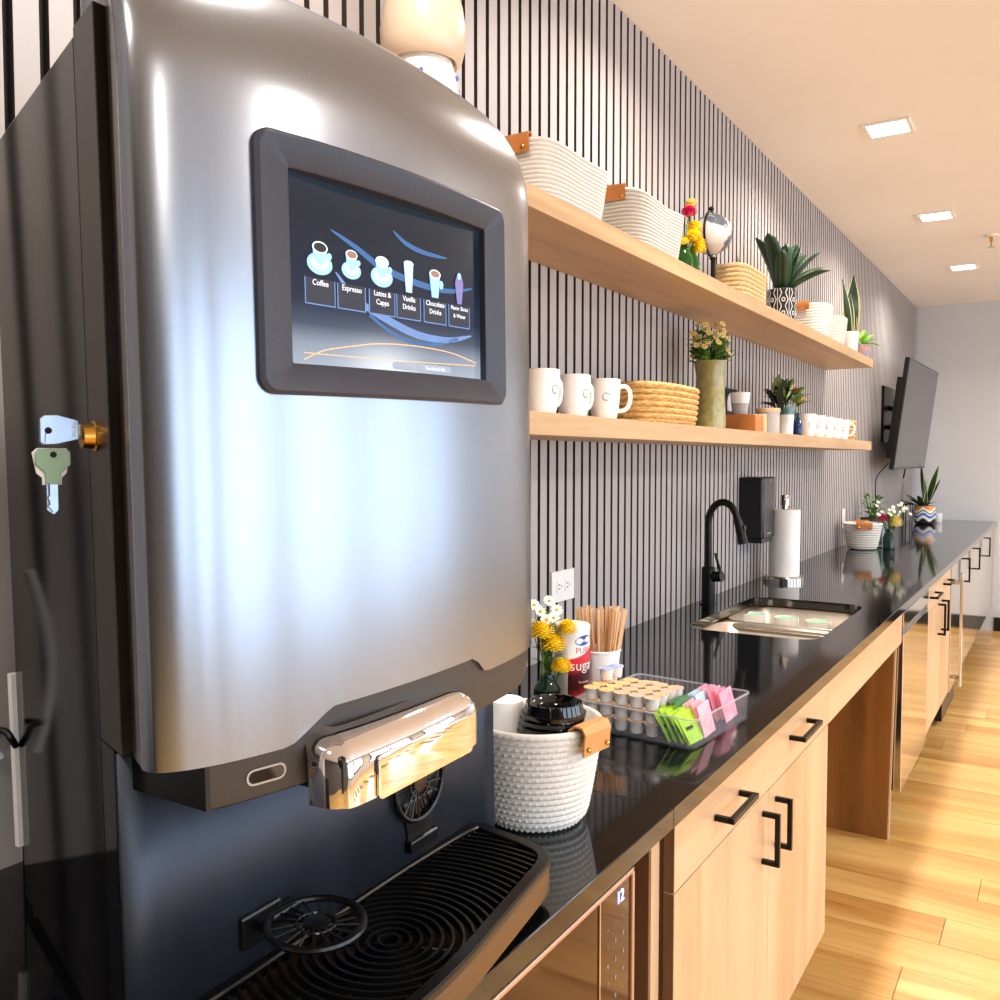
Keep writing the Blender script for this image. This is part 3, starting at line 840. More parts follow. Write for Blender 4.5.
ribbon('swirl', [(.20, .55), (.30, .43), (.45, .35), (.62, .29), (.80, .285), (.95, .33)], .014, EM['line'])
ribbon('swirl', [(.36, .36), (.46, .29), (.58, .245), (.72, .25), (.86, .30)], .006, EM['blue'])
ribbon('glow_line', [(.05, .09), (.14, .145), (.28, .185), (.42, .215), (.62, .225), (.82, .21), (.98, .165)], .0016, EM['orange'])
ribbon('glow_line', [(.05, .125), (.3, .128), (.6, .135), (.98, .15)], .0012, EM['orange'])
for i, (s, lab) in enumerate(((.128, 'Coffee'), (.273, 'Espresso'), (.425, 'Lattes &\nCapps'), (.568, 'Vanilla\nDrinks'), (.720, 'Chocolate\nDrinks'), (.870, 'Flavor Shots\n& Water'))):
    hw = .066
    # tile: dark box with light outline on three sides
    flat('tile', [(s - hw, .37), (s + hw, .37), (s + hw, .50), (s - hw, .50)], EM['box'], .0005)
    for q in ([(s - hw, .368), (s + hw, .368), (s + hw, .374), (s - hw, .374)], [(s - hw - .002, .368), (s - hw + .002, .368), (s - hw + .002, .50), (s - hw - .002, .50)], [(s + hw - .002, .368), (s + hw + .002, .368), (s + hw + .002, .50), (s + hw - .002, .50)]):
        flat('tile_outline', q, EM['line'], .0007)
    lines = lab.split('\n')
    nd = scr(1, 0) - scr(0, 0); nd.normalize()
    RM = Matrix(((nd.x, 0, nd.y, 0), (nd.y, 0, -nd.x, 0), (0, 1, 0, 0), (0, 0, 0, 1)))
    for j, ln in enumerate(lines):
        t = (.478 if len(lines) == 1 else .482 - j * .046)
        text_mesh('screen_label', ln, .0067 if i < 5 else .0055, EM['white'], scrn, Matrix.Translation(scr(s, t, .0010)) @ RM, depth=.0001, off=BASE)
    if i < 3:
        k = (1.0, .82, 1.0)[i]
        flat('saucer', ell(s, .575, .056 * k, .055 * k), EM['cup'], .0008)
        flat('saucer_well', ell(s, .582, .040 * k, .036 * k), EM['cuplight'], .00095)
        flat('cup_icon', [(s - .032 * k, .66), (s - .028 * k, .60), (s - .014 * k, .57), (s + .014 * k, .57), (s + .028 * k, .60), (s + .032 * k, .66)], EM['cup'], .0012)
        flat('cup_rim', ell(s, .655, .034 * k, .030 * k), EM['cuplight'], .0014)
        flat('drink', ell(s, .655, .028 * k, .023 * k), EM[('coffee', 'brown', 'foam')[i]], .0016)
        flat('cup_ear', ell(s + .042 * k, .62, .011 * k, .018 * k, 10), EM['cup'], .0011)
    elif i == 3:
        flat('glass_icon', [(s - .026, .68), (s - .016, .52), (s + .016, .52), (s + .026, .68)], EM['foam'], .0012); flat('glass_rim', ell(s, .68, .026, .016), EM['cuplight'], .0014)
    elif i == 4:
        flat('mug_icon', [(s - .034, .66), (s - .020, .52), (s + .018, .52), (s + .030, .66)], EM['cup'], .0012); flat('mug_rim', ell(s, .655, .033, .026), EM['cuplight'], .0014); flat('mug_drink', ell(s, .655, .026, .019), EM['brown'], .0016)
        flat('mug_ear', ell(s + .038, .60, .012, .026, 10), EM['cup'], .0011)
    else:
        flat('bottle_icon', [(s - .018, .67), (s - .026, .63), (s - .014, .51), (s + .014, .51), (s + .026, .63), (s + .018, .67)], EM['purple'], .0012); flat('bottle_cap', ell(s, .675, .012, .02), EM['cup'], .0014)
flat('button', [(s_, t_) for s_, t_ in rrect(.475, .085, .60, .125, .018)], EM['pill'], .0006)
flat('button', [(s_, t_) for s_, t_ in rrect(.615, .085, .815, .125, .018)], EM['pill'], .0006)
text_mesh('screen_label', 'Nutritional Info', .0048, EM['white'], scrn, Matrix.Translation(scr(.715, .105, .0010)) @ RM, depth=.0001, off=BASE)

# lock on the machine's side with its keys
SN = Vector((-.3265, -.9452, 0)).normalized(); ST = Vector((.9452, -.3265, 0)).normalized()
LP = Vector((0.472, 0.4415, 1.453))
def side_rot(): return Matrix(((ST.x, 0, SN.x, 0), (ST.y, 0, SN.y, 0), (0, 1, 0, 0), (0, 0, 0, 1)))
lk = MB().lathe([(.0125, 0), (.0125, .003), (.0105, .004), (.0095, .012), (.0075, .013), (.001, .013)], LP, 24, mtx=side_rot()).build('lock_barrel', 'brass', cm)
def KP(o, z, q=0.0): return LP + SN * o + Vector((0, 0, z)) + ST * q
def plate(mb, pts, q0, q1):
    mb.loft([[KP(o, z, q0) for o, z in pts], [KP(o, z, q1) for o, z in pts]], caps=True); return mb
ky = thing('key', 'steel key stuck in the lock on the side of the coffee machine', 'key', tuple(KP(.02, 0)), 'keys at the coffee machine lock')
mb = MB(); plate(mb, [(.012, -.004), (.019, -.004), (.019, .004), (.012, .004)], -.0011, .0011)
mb.build('blade', 'key_steel', ky, smooth=False)
holeo, holez = .0405, -.001
outer = [(.0185, -.0075), (.0185, .0075), (.034, .0115), (.043, .011), (.0465, .008), (.0465, -.010), (.044, -.012), (.034, -.0115)]
mb = MB(); mb.loft([[KP(o, z, -.0014) for o, z in outer], [KP(o, z, .0014) for o, z in outer]], caps=True)
bow = mb.build('bow', 'key_steel', ky, smooth=False, bevel=.0006)
MB().lathe([(.0026, -.0019), (.0026, .0019)], KP(holeo, holez), 14, mtx=Matrix(((ST.x, 0, 0, 0), (0, 0, 1, 0), (0, 1, 0, 0), (0, 0, 0, 1))) if False else Matrix((tuple((SN.x, 0, ST.x, 0)), tuple((SN.y, 0, ST.y, 0)), (0, 1, 0, 0), (0, 0, 0, 1)))).build('key_hole', 'felt', ky)
text_mesh('key_print', 'ATAP', .0045, TW, ky, Matrix.Translation(KP(.0225, 0, .0016)) @ Matrix(((0, -SN.x, ST.x, 0), (0, -SN.y, ST.y, 0), (1, 0, 0, 0), (0, 0, 0, 1))), off=KP(.02, 0))
rg = MB().ring(KP(holeo, -.0095), .0085, .0006, 28, 6, mtx=Matrix(((ST.x * .35 + SN.x * .3, ST.x * .0, 0, 0), (ST.y * .35 + SN.y * .3, 0, 0, 0), (0, 1.0, 0, 0), (0, 0, 0, 1)))).build('key_ring', 'mirror_steel')
tag(rg, 'thin steel ring joining the hanging keys to the key in the lock', 'key ring')
k2 = thing('key', 'hanging steel key with a green plastic head below the lock', 'key', tuple(KP(.036, -.03)), 'keys at the coffee machine lock')
hd = [(.0375 + a, -.0165 + b_) for a, b_ in ((-.0125, -.003), (-.0100, .0015), (.010, .0015), (.0125, -.003), (.0125, -.011), (.0055, -.017), (.0055, -.026), (-.0055, -.026), (-.0055, -.017), (-.0125, -.011))]
mb = MB(); plate(mb, hd, -.0022, .0022); mb.build('green_head', mat('sage_green_plastic', '86a487', .45), k2, smooth=False, bevel=.0008)
MB().lathe([(.0024, -.0026), (.0024, .0026)], KP(.0375, -.0195), 14, mtx=Matrix(((SN.x, 0, ST.x, 0), (SN.y, 0, ST.y, 0), (0, 1, 0, 0), (0, 0, 0, 1)))).build('key_hole', 'felt', k2)
bl = [(.0350, -.040), (.0350, -.061), (.0375, -.0645), (.0400, -.061), (.0415, -.0595), (.0400, -.058), (.0405, -.0545), (.0415, -.053), (.0400, -.051), (.0400, -.040)]
mb = MB(); plate(mb, bl, -.0010, .0010); mb.build('blade', 'key_steel', k2, smooth=False)
k3 = thing('key', 'hanging plain steel key just behind the green headed key', 'key', tuple(KP(.036, -.03, -.005)), 'keys at the coffee machine lock')
mb = MB(); plate(mb, [(.024, -.018), (.027, -.0145), (.048, -.0145), (.0515, -.018), (.0485, -.034), (.0445, -.0375), (.0445, -.043), (.0305, -.043), (.0305, -.0375), (.027, -.034)], -.0050, -.0030)
mb.build('bow', 'white_plastic', k3, smooth=False, bevel=.0005)
mb = MB(); plate(mb, [(.0335, -.043), (.0335, -.0625), (.0365, -.066), (.0415, -.0625), (.0415, -.043)], -.0048, -.0032); mb.build('blade', 'key_steel', k3, smooth=False)

# drip tray
TF = [(0.560, 0.395), (0.625, 0.412), (0.652, 0.46), (0.662, 0.53), (0.664, 0.61), (0.660, 0.68), (0.650, 0.755), (0.639, 0.835), (0.632, 0.880), (0.618, 0.905), (0.590, 0.918), (0.535, 0.928), (0.497, 0.925), (0.488, 0.82), (0.488, 0.70), (0.492, 0.55), (0.494, 0.43), (0.52, 0.40)]
TP = crom(TF + [TF[0]], 4)[:-1]
cxT, cyT = .57, .66
def sh(k, d):
    x, y = TP[k]; n_ = len(TP); a = TP[k - 1]; b_ = TP[(k + 1) % n_]; tx, ty = b_[0] - a[0], b_[1] - a[1]; l_ = math.hypot(tx, ty) or 1
    return (x - ty / l_ * d, y + tx / l_ * d)
tl = [(0.006, .9225), (0.0, .9255), (0.0, .957), (0.002, .961), (0.010, .961), (0.012, .957), (0.012, .938)]
tray = MB().loft([[sh(k, d) + (z,) for k in range(len(TP))] for d, z in tl])
tray.f.append(tuple(range(len(tray.v) - len(TP), len(tray.v))))
tr = tray.build('drip_tray', 'bronze_side', cm, angle=40)
# black lid rim
MB().loft([[sh(k, d) + (z,) for k in range(len(TP))] for d, z in ((-.0012, .9555), (-.0012, .9615), (.001, .9635), (.013, .9635), (.0145, .9615), (.0145, .953))]).build('tray_rim', 'black_plastic', tr)
poly = [sh(k, .014) for k in range(len(TP))]
def inside(x, y):
    c = False; j = len(poly) - 1
    for i in range(len(poly)):
        xi, yi = poly[i]; xj, yj = poly[j]
        if (yi > y) != (yj > y) and x < (xj - xi) * (y - yi) / (yj - yi) + xi: c = not c
        j = i
    return c
GC = (0.575, 0.665)
for q in range(1, 26):
    rad = 0.0105 * q
    n_ = max(24, int(rad * 2 * PI / .006)); segs = []; cur = []
    for k in range(n_ + 1):
        a = -PI + 2 * PI * k / n_
        px, py = GC[0] + rad * math.cos(a), GC[1] + rad * math.sin(a)
        if inside(px, py): cur.append((px, py, .9595))
        else:
            if len(cur) > 2: segs.append(cur)
            cur = []
    if len(cur) > 2: segs.append(cur)
    if not segs: continue
    for sg in segs:
        mb = MB(); L0 = []
        for (x, y, z) in sg:
            dxx, dyy = (x - GC[0]) / rad, (y - GC[1]) / rad
            L0.append([(x - dxx * .0022, y - dyy * .0022, z - .007), (x - dxx * .0014, y - dyy * .0014, z + .001), (x + dxx * .0014, y + dyy * .0014, z + .001), (x + dxx * .0022, y + dyy * .0022, z - .007)])
        mb.loft(L0, closed=True, caps=True)
        mb.build('grille_bar', 'black_plastic', tr, angle=50)
for a0 in (20, 78, 112, 165, 215, 262, 285, 330):
    a = math.radians(a0); mb = MB(); pts = [(GC[0] + r_ * math.cos(a), GC[1] + r_ * math.sin(a), .956) for r_ in [.008 + .004 * k for k in range(80)]]
    pts = [p for p in pts if inside(p[0], p[1])]
    if len(pts) > 2: mb.tube([pts[0], pts[-1]], .0012, 6).build('grille_spoke', 'black_plastic', tr)
# fold-down cup rests
def cup_rest(name, mtx, parent):
    d = MB()
    d.ring((0, 0, 0), .044, .0035, 40, 8, mtx=mtx)
    o = d.build(name, 'black_plastic', parent)
    h = MB(); h.lathe([(.012, -.002), (.012, .002), (.001, .003)], (0, 0, 0), 20, mtx=mtx)
    h.ring((0, 0, 0), .018, .0016, 28, 6, mtx=mtx)
    for k in range(18):
        a = 2 * PI * k / 18
        p, q = mtx @ Vector((.012 * math.cos(a), .012 * math.sin(a), 0)), mtx @ Vector((.043 * math.cos(a + .2), .043 * math.sin(a + .2), 0))
        h.tube([p, q], .0013, 5)
    h.build('rest_spokes', 'black_plastic', o)
    return o
cr = cup_rest('cup_rest', Matrix.Translation((0.549, 0.592, 1.004)) @ Matrix.Rotation(.04, 4, 'Y'), cm)
MB().prism([(.489, .562), (.512, .562), (.512, .612), (.489, .612)], .996, 1.008).build('hinge', 'black_plastic', cr, smooth=False, bevel=.003)
MB().prism([(.489, .548), (.500, .548), (.500, .598), (.489, .598)], .982, 1.014).build('hinge_plate', 'black_plastic', cr, smooth=False, bevel=.003)
cr2 = cup_rest('cup_rest', Matrix.Translation((0.502, 0.812, 1.056)) @ Matrix.Rotation(PI / 2, 4, 'Y') @ Matrix.Rotation(.1, 4, 'Z'), cm)
MB().prism([(-.03, 1.035), (.03, 1.035), (.022, .985), (-.022, .985)], 0, .010, Matrix.Translation((.489, .816, 0)) @ Matrix(((0, 0, 1, 0), (1, 0, 0, 0), (0, 1, 0, 0), (0, 0, 0, 1)))).build('hinge_plate', 'black_plastic', cr2, smooth=False, bevel=.002)
MB().box((.489, .790, .978), (.506, .842, .992)).build('hinge', 'black_plastic', cr2, smooth=False, bevel=.002)

# cable and hose behind the machine
hs = MB().tube(crom([(0.09, 0.545, 1.30), (0.085, 0.535, 1.25), (0.082, .530, 1.18), (0.10, .538, 1.12), (0.11, .548, 1.09)], 8), .006, 10).build('water_hose', 'grey_cable')
tag(hs, 'pale grey hose looping out behind the coffee machine', 'hose')
cb = MB().tube(crom([(0.002, .60, 1.10), (0.06, .57, 1.115), (.10, .542, 1.122), (.122, .548, 1.125), (.127, .553, 1.115), (.123, .560, 1.105)], 6), .004, 8).build('power_cable', 'black_plastic')
tag(cb, 'black cable behind the coffee machine bundled at its rear edge', 'cable')

# ------------------------------------------------------------ builders for small things
def superring(cx_, cy_, rx, ry, p, z, n=48):
    out = []
    for k in range(n):
        a = 2 * PI * k / n; c, s = math.cos(a), math.sin(a)
        r_ = (abs(c) ** p + abs(s) ** p) ** (-1 / p)
        out.append((cx_ + rx * r_ * c, cy_ + ry * r_ * s, z))
    return out
def basket_mesh(c, bx_, by_, tx, ty, h, coils, p=2.0, amp=.0028, wall=.008, tilt=0.0, dip=0.0):
    rings = []
    def R_(f, off, zz):
        rx = (bx_ + (tx - bx_) * f ** .8 + off); ry = (by_ + (ty - by_) * f ** .8 + off)
        r_ = superring(c[0], c[1], rx, ry, p, c[2] + zz)
        if dip:
            r_ = [(x, y, z + dip * f * ((abs(y - c[1]) / ry) ** 2 - .5)) for x, y, z in r_]
        return r_
    rings.append([(c[0] + (x - c[0]) * .05, c[1] + (y - c[1]) * .05, z) for x, y, z in R_(0, 0, 0.001)])
    rings.append(R_(0, -.012, 0)); 
    for i in range(coils):
        for q, o in ((0.0, -amp), (.25, amp * .6), (.5, amp), (.75, amp * .6)):
            f = (i + q) / coils
            e = -.010 * max(0, 1 - f * h / .02) ** 2
            rings.append(R_(f, o + e, f * h))
    rings.append(R_(1, -amp * .4, h)); rings.append(R_(1, -wall * .5, h + .002)); rings.append(R_(1, -wall, h - .001))
    for f in (.75, .5, .25, .06): rings.append(R_(f, -wall, f * h))
    rings.append([(c[0] + (x - c[0]) * .05, c[1] + (y - c[1]) * .05, z) for x, y, z in R_(0.06, -wall, h * .06)])
    return MB().loft(rings)
def strap(mb, top, out, tan, wid, drop, th=.0025, gap=.009, drop_in=.02):
    """leather strap folded over a rim: top point on rim, outward dir, tangent dir"""
    out = Vector(out).normalized(); tan = Vector(tan).normalized(); top = Vector(top); Z = Vector((0, 0, 1))
    path = [out * (gap * .5 + .001) - Z * drop, out * (gap * .5 + .002) - Z * drop * .4, out * (gap * .55 + .003), out * gap * .4 + Z * .010, -out * gap * .3 + Z * .011, -out * gap * .8 + Z * .003, -out * gap * .9 - Z * drop_in]
    inn = []
    for i, p in enumerate(path):
        a = path[max(i - 1, 0)]; b_ = path[min(i + 1, len(path) - 1)]; t = (b_ - a).normalized(); nrm = t.cross(tan).normalized()
        if nrm.dot(p - (-Z * .02)) < 0: nrm = -nrm
        inn.append(p - nrm * th)
    rings = []
    for p, q in zip(path, inn):
        rings.append([top + p - tan * wid / 2, top + p + tan * wid / 2, top + q + tan * wid / 2, top + q - tan * wid / 2])
    mb.loft(rings, closed=True, caps=True)
    return mb
def rivet(parent, p, out, r_=.0045):
    out = Vector(out).normalized(); a = out.orthogonal().normalized(); b_ = out.cross(a)
    mt = Matrix(((a.x, b_.x, out.x, 0), (a.y, b_.y, out.y, 0), (a.z, b_.z, out.z, 0), (0, 0, 0, 1)))
    MB().lathe([(r_, 0), (r_, .001), (r_ * .7, .0022), (.0001, .003)], p, 12, mtx=mt).build('rivet', 'brass', parent)
def leaf(mb, base, az, e0, e1, Ln, Wd, mbe=None, fold=.25, n=8, edge=.2, prof=None, twist=0.0):
    base = Vector(base); p = base.copy(); rows = []
    for i in range(n + 1):
        t = i / n; e = math.radians(e0 + (e1 - e0) * t)
        dr_ = Vector((math.cos(az) * math.cos(e), math.sin(az) * math.cos(e), math.sin(e)))
        sd = Vector((-math.sin(az), math.cos(az), 0))
        if twist: sd = (Matrix.Rotation(twist * t, 3, dr_) @ sd)
        up_ = sd.cross(dr_) * -1
        w_ = Wd * ((prof(t)) if prof else (math.sin(PI * min(1, t * .93 + .05)) ** .8))
        w_ = max(w_, .0004)
        rows.append((p.copy(), sd, up_, w_))
        p += dr_ * (Ln / n)
    def col(a, b_, rws):
        return [[q[0] + q[1] * q[3] * a + q[2] * abs(a) * q[3] * fold, q[0] + q[1] * q[3] * b_ + q[2] * abs(b_) * q[3] * fold] for q in rws]
    if mbe is None:
        for a, b_ in ((-1, 0), (0, 1)): mb.loft(col(a, b_, rows), closed=False)
    else:
        k = 1 - edge
        for a, b_ in ((-k, 0), (0, k)): mb.loft(col(a, b_, rows), closed=False)
        for a, b_ in ((-1, -k), (k, 1)): mbe.loft(col(a, b_, rows), closed=False)
def petals(mb, c, r_, n=70, wd=.34, cup=.3, squash=.75, open_=1.0):
    c = Vector(c)
    for i in range(n):
        z = 1 - (i + .5) / n * 1.55 * open_; z = max(z, -1); ph = i * 2.399963
        s = math.sqrt(max(0, 1 - z * z)); d = Vector((s * math.cos(ph), s * math.sin(ph), z))
        a = Vector((-math.sin(ph), math.cos(ph), 0)); b_ = d.cross(a)
        o = c + Vector((d.x, d.y, d.z * squash)) * r_
        q = c + Vector((d.x, d.y, d.z * squash)) * r_ * .45
        w_ = r_ * wd
        mb.add([q - a * w_ * .3, q + a * w_ * .3, o * .96 + c * .04 + a * w_ * .5, o + b_ * -r_ * .06, o * .96 + c * .04 - a * w_ * .5], [(0, 1, 2, 3, 4)])
    mb.sphere(c, r_ * .62, 10, 6, (1, 1, squash))
def daisy(mp, me_, c, nrm, r_, n=9):
    c = Vector(c); nrm = Vector(nrm).normalized(); a = nrm.orthogonal().normalized(); b_ = nrm.cross(a)
    for i in range(n):
        t = 2 * PI * i / n; d = a * math.cos(t) + b_ * math.sin(t); s = nrm.cross(d)
        mp.add([c + d * r_ * .2 - s * r_ * .1, c + d * r_ * .2 + s * r_ * .1, c + d * r_ * .8 + s * r_ * .2 + nrm * r_ * .1, c + d * r_ + nrm * r_ * .05, c + d * r_ * .8 - s * r_ * .2 + nrm * r_ * .1], [(0, 1, 2, 3, 4)])
    me_.sphere(c + nrm * r_ * .05, r_ * .3, 8, 5, (1, 1, .8))

# ------------------------------------------------------------ wall things
ol = thing('wall_outlet', 'white double wall outlet plate mounted sideways above the counter near the sugar', 'outlet', (0.0, 2.09, 1.096))
MB().box((.0002, 2.03, 1.055), (.006, 2.155, 1.137)).build('cover_plate', 'white_plastic', ol, bevel=.0015)
for yy in (2.070, 2.115):
    s_ = MB().box((.006, yy - .016, 1.080), (.0078, yy + .016, 1.112)).build('socket', 'white_plastic', ol, bevel=.001)
    MB().box((.0076, yy - .008, 1.100), (.0080, yy + .001, 1.1025)).box((.0076, yy - .008, 1.089), (.0080, yy + .001, 1.0915)).box((.0076, yy + .007, 1.094), (.0080, yy + .011, 1.098)).build('slots', 'felt', s_, smooth=False)
ol2 = thing('wall_outlet', 'small white wall outlet behind the far rope basket', 'outlet', (0.0, 5.62, 1.08))
MB().box((.0002, 5.585, 1.02), (.006, 5.655, 1.135)).build('cover_plate', 'white_plastic', ol2, bevel=.0015)
MB().box((.006, 5.605, 1.05), (.0078, 5.635, 1.105)).build('socket', 'white_plastic', ol2, bevel=.001)

ds = thing('towel_dispenser', 'black box dispenser on the slatted wall beside the faucet', 'dispenser', (0.0, 3.69, 1.09))
MB().prism([(0.0005, 3.605), (.088, 3.605), (.100, 3.615), (.100, 3.775), (.092, 3.785), (.0005, 3.785)], 1.108, 1.357).build('dispenser_body', mat('black_blue_plastic', '0a0d14', .3), ds, bevel=.006)
MB().box((.01, 3.62, 1.090), (.092, 3.77, 1.109)).build('lower_lip', 'black_plastic', ds, bevel=.003)
MB().lathe([(.006, 0), (.006, .002)], (.1003, 3.69, 1.343), 12, mtx=Matrix.Rotation(PI / 2, 4, 'Y')).build('lock_mark', 'mirror_steel', ds)
MB().box((.0995, 3.66, 1.125), (.1012, 3.72, 1.132)).build('window_slot', 'mirror_steel', ds)

pt = thing('paper_towel_holder', 'steel paper towel holder with round base standing by the wall', 'towel holder', (.118, 3.86, CT))
MB().lathe([(.083, 0), (.083, .018), (.079, .022), (.01, .023)], (.118, 3.86, CT), 40).build('base', 'mirror_steel', pt)
MB().lathe([(.012, .022), (.012, .318), (.019, .320), (.019, .362), (.017, .366), (.001, .366)], (.118, 3.86, CT), 24).build('post', 'mirror_steel', pt)
pr = MB().lathe([(.022, .0), (.062, .0), (.0635, .003), (.0635, .277), (.062, .28), (.022, .28), (.022, 0)], (.118, 3.86, CT + .0235), 40, caps=False).build('paper_towel_roll', 'paper')
tag(pr, 'full white paper towel roll on the steel holder', 'paper towels')

# TV
import mathutils
tv = thing('television', 'wall mounted flat television tilted down, over the far end of the counter', 'television', (0.0, 7.0, 1.35))
def TVP(y, z, d=0.0):   # tilted plane
    f = (z - 1.36) / .72
    tl_ = math.atan2(.085, .72)
    return Vector((.155 + .085 * f + d * math.cos(tl_) + .03 * (y - 6.4) / 1.3, y, z - d * math.sin(tl_)))
def tvbox(name, y0, y1, z0, z1, d0, d1, m_, parent=None, bevel=.003):
    v = [TVP(y0, z0, d0), TVP(y1, z0, d0), TVP(y1, z1, d0), TVP(y0, z1, d0), TVP(y0, z0, d1), TVP(y1, z0, d1), TVP(y1, z1, d1), TVP(y0, z1, d1)]
    return MB().add(v, [(3, 2, 1, 0), (4, 5, 6, 7), (0, 1, 5, 4), (1, 2, 6, 5), (2, 3, 7, 6), (3, 0, 4, 7)]).build(name, m_, parent or tv, smooth=False, bevel=bevel)
tvbox('housing', 6.42, 7.70, 1.36, 2.095, -.03, -.002, 'tv_bezel')
M['tv_screen'] = mat('dark_tv_glass', '2a2e36', .08)
ts = tvbox('screen', 6.43, 7.69, 1.375, 2.085, -.002, .0, 'tv_screen', bevel=0)
tvbox('back_box', 6.50, 7.35, 1.43, 1.97, -.075, -.03, 'tv_bezel')
MB().box((.0005, 6.85, 1.55), (.02, 7.25, 1.95)).build('wall_plate', 'black_satin', tv, smooth=False)
MB().tube([(.02, 7.05, 1.80), (.09, 6.95, 1.78), (.13, 7.05, 1.76)], .018, 8).tube([(.02, 7.05, 1.66), (.07, 6.95, 1.65), (.10, 7.05, 1.64)], .018, 8).build('bracket_arm', 'black_satin', tv)
cb = MB().tube(crom([(.13, 7.15, 1.40), (.12, 7.12, 1.31), (.10, 7.25, 1.30), (.11, 7.3, 1.40)], 8), .006, 8).build('cable', 'black_plastic', tv)
cb2 = MB().tube(crom([(.09, 6.62, 1.40), (.02, 6.60, 1.30), (.012, 6.62, 1.15), (.010, 6.60, CT + .01)], 6), .004, 8).build('television_cable', 'black_plastic')
tag(cb2, 'thin black cable hanging down the wall under the television', 'cable')
hk = MB().box((.93, FAR - .014, 1.46), (.975, FAR - .0003, 1.50)).build('wall_sensor', 'black_plastic', bevel=.003)
tag(hk, 'small black square sensor on the pale far wall', 'sensor')

# ------------------------------------------------------------ upper shelf (top at SH1)
def rope_basket(name, label, c, bx_, by_, tx, ty, h, coils, p, m_, group=None, straps=(), amp=.0028, cat='basket', dip=0.0, wall=.008, lm='leather', sw=.07):
    t = thing(name, label, cat, c, group)
    basket_mesh(c, bx_, by_, tx, ty, h, coils, p, amp, wall, dip=dip).build('basket_wall', m_, t, angle=80)
    for (ang_, side) in straps:
        a = math.radians(ang_); cs, sn = math.cos(a), math.sin(a)
        r_ = (abs(cs) ** p + abs(sn) ** p) ** (-1 / p)
        pt_ = Vector((c[0] + tx * r_ * cs, c[1] + ty * r_ * sn, c[2] + h + (dip * (abs(r_ * sn) ** 2 - .5))))
        s_ = strap(MB(), pt_, (cs, sn, 0), (-sn, cs, 0), sw, .030, gap=wall + .004).build('leather_handle', lm, t)
        for k in (-1, 1):
            rivet(s_, pt_ + Vector((cs, sn, 0)) * (wall * .5 + .005) + Vector((-sn, cs, 0)) * k * sw * .36 + Vector((0, 0, -.02)), (cs, sn, 0), .005)
    return t
e = .0005
rope_basket('rope_basket', 'large white cotton rope basket on the upper shelf, nearest the coffee machine', (.122, 1.79, SH1 + e), .085, .135, .100, .160, .130, 15, 4.5, 'rope', 'white rope baskets on the upper shelf', straps=((-90, 0),), dip=.012, amp=.0013, sw=.10)
rope_basket('rope_basket', 'large white cotton rope basket on the upper shelf, left of the flowers', (.122, 2.265, SH1 + e), .085, .140, .100, .170, .140, 16, 4.5, 'rope', 'white rope baskets on the upper shelf', straps=((-80, 0),), dip=.02, amp=.0035)
rope_basket('rope_basket', 'white cotton rope basket just right of the patterned agave pot', (.118, 4.27, SH1 + e), .075, .085, .088, .105, .168, 13, 3, 'rope', 'white rope baskets on the upper shelf', straps=((-100, 0),), dip=.0, amp=.0016)
rope_basket('rope_basket', 'smaller white rope basket between a larger rope basket and snake plant', (.125, 4.60, SH1 + e), .065, .08, .08, .10, .155, 12, 3, 'rope', 'white rope baskets on the upper shelf', amp=.0016)
rope_basket('seagrass_basket', 'pale woven seagrass box basket on the upper shelf beside the globe', (.125, 3.19, SH1 + e), .056, .145, .062, .155, .138, 9, 5, 'straw_pale', straps=(), amp=.004, wall=.012)

# cream jar on dotted pot, above the machine
dp = thing('dotted_pot', 'white ceramic pot with blue dots on the upper shelf above the machine', 'pot', (.12, 1.335, SH1 + e))
m = mat('blue_dot_glaze', 'f3f2f0', .25); nt = m.node_tree; b = nt.nodes['Principled BSDF']
tc = nt.nodes.new('ShaderNodeTexCoord'); v = nt.nodes.new('ShaderNodeTexVoronoi'); v.inputs['Scale'].default_value = 42; v.inputs['Randomness'].default_value = .45
r = nt.nodes.new('ShaderNodeValToRGB'); r.color_ramp.interpolation = 'CONSTANT'; r.color_ramp.elements[0].color = srgb('4a62b0'); r.color_ramp.elements[1].position = .2; r.color_ramp.elements[1].color = srgb('f3f2f0')
nt.links.new(tc.outputs['Object'], v.inputs['Vector']); nt.links.new(v.outputs['Distance'], r.inputs[0]); nt.links.new(r.outputs[0], b.inputs['Base Color']); M['dots'] = m
MB().lathe([(.075, 0), (.078, .004), (.072, .09), (.060, .16), (.05, .20), (.03, .212), (.001, .214)], (.12, 1.335, SH1 + e), 36).build('pot_body', 'white_gloss', dp)
bd = MB(); rnd = random.Random(8); prf = [(.0772, .006), (.072, .09), (.060, .16)]
for k in range(70):
    z_ = rnd.uniform(.01, .158); a_ = rnd.uniform(0, 2 * PI)
    r0 = prf[0][0] + (prf[1][0] - prf[0][0]) * z_ / .09 if z_ < .09 else prf[1][0] + (prf[2][0] - prf[1][0]) * (z_ - .09) / .07
    bd.sphere((.12 + (r0 + .0008) * math.cos(a_), 1.335 + (r0 + .0008) * math.sin(a_), SH1 + e + z_), rnd.choice((.003, .0042, .005)), 8, 5)
bd.build('blue_dots', mat('cobalt_dot', '5a70b8', .3), dp)
jar = thing('cream_jar', 'rounded cream ceramic jar resting on the blue dotted pot', 'jar', (.12, 1.335, SH1 + .205))
M['cream'] = mat('cream_glaze', 'd6c3ac', .3)
MB().lathe([(.035, .0115), (.062, -.022), (.070, -.015), (.0765, .01), (.078, .04), (.072, .08), (.055, .12), (.035, .14), (.03, .155), (.034, .16)], (.12, 1.335, SH1 + .205), 36, caps=False).build('jar_body', 'cream', jar)
MB().lathe([(.036, .16), (.034, .168), (.012, .175), (.010, .185), (.001, .19)], (.12, 1.335, SH1 + .205), 24).build('jar_lid', 'cream', jar)

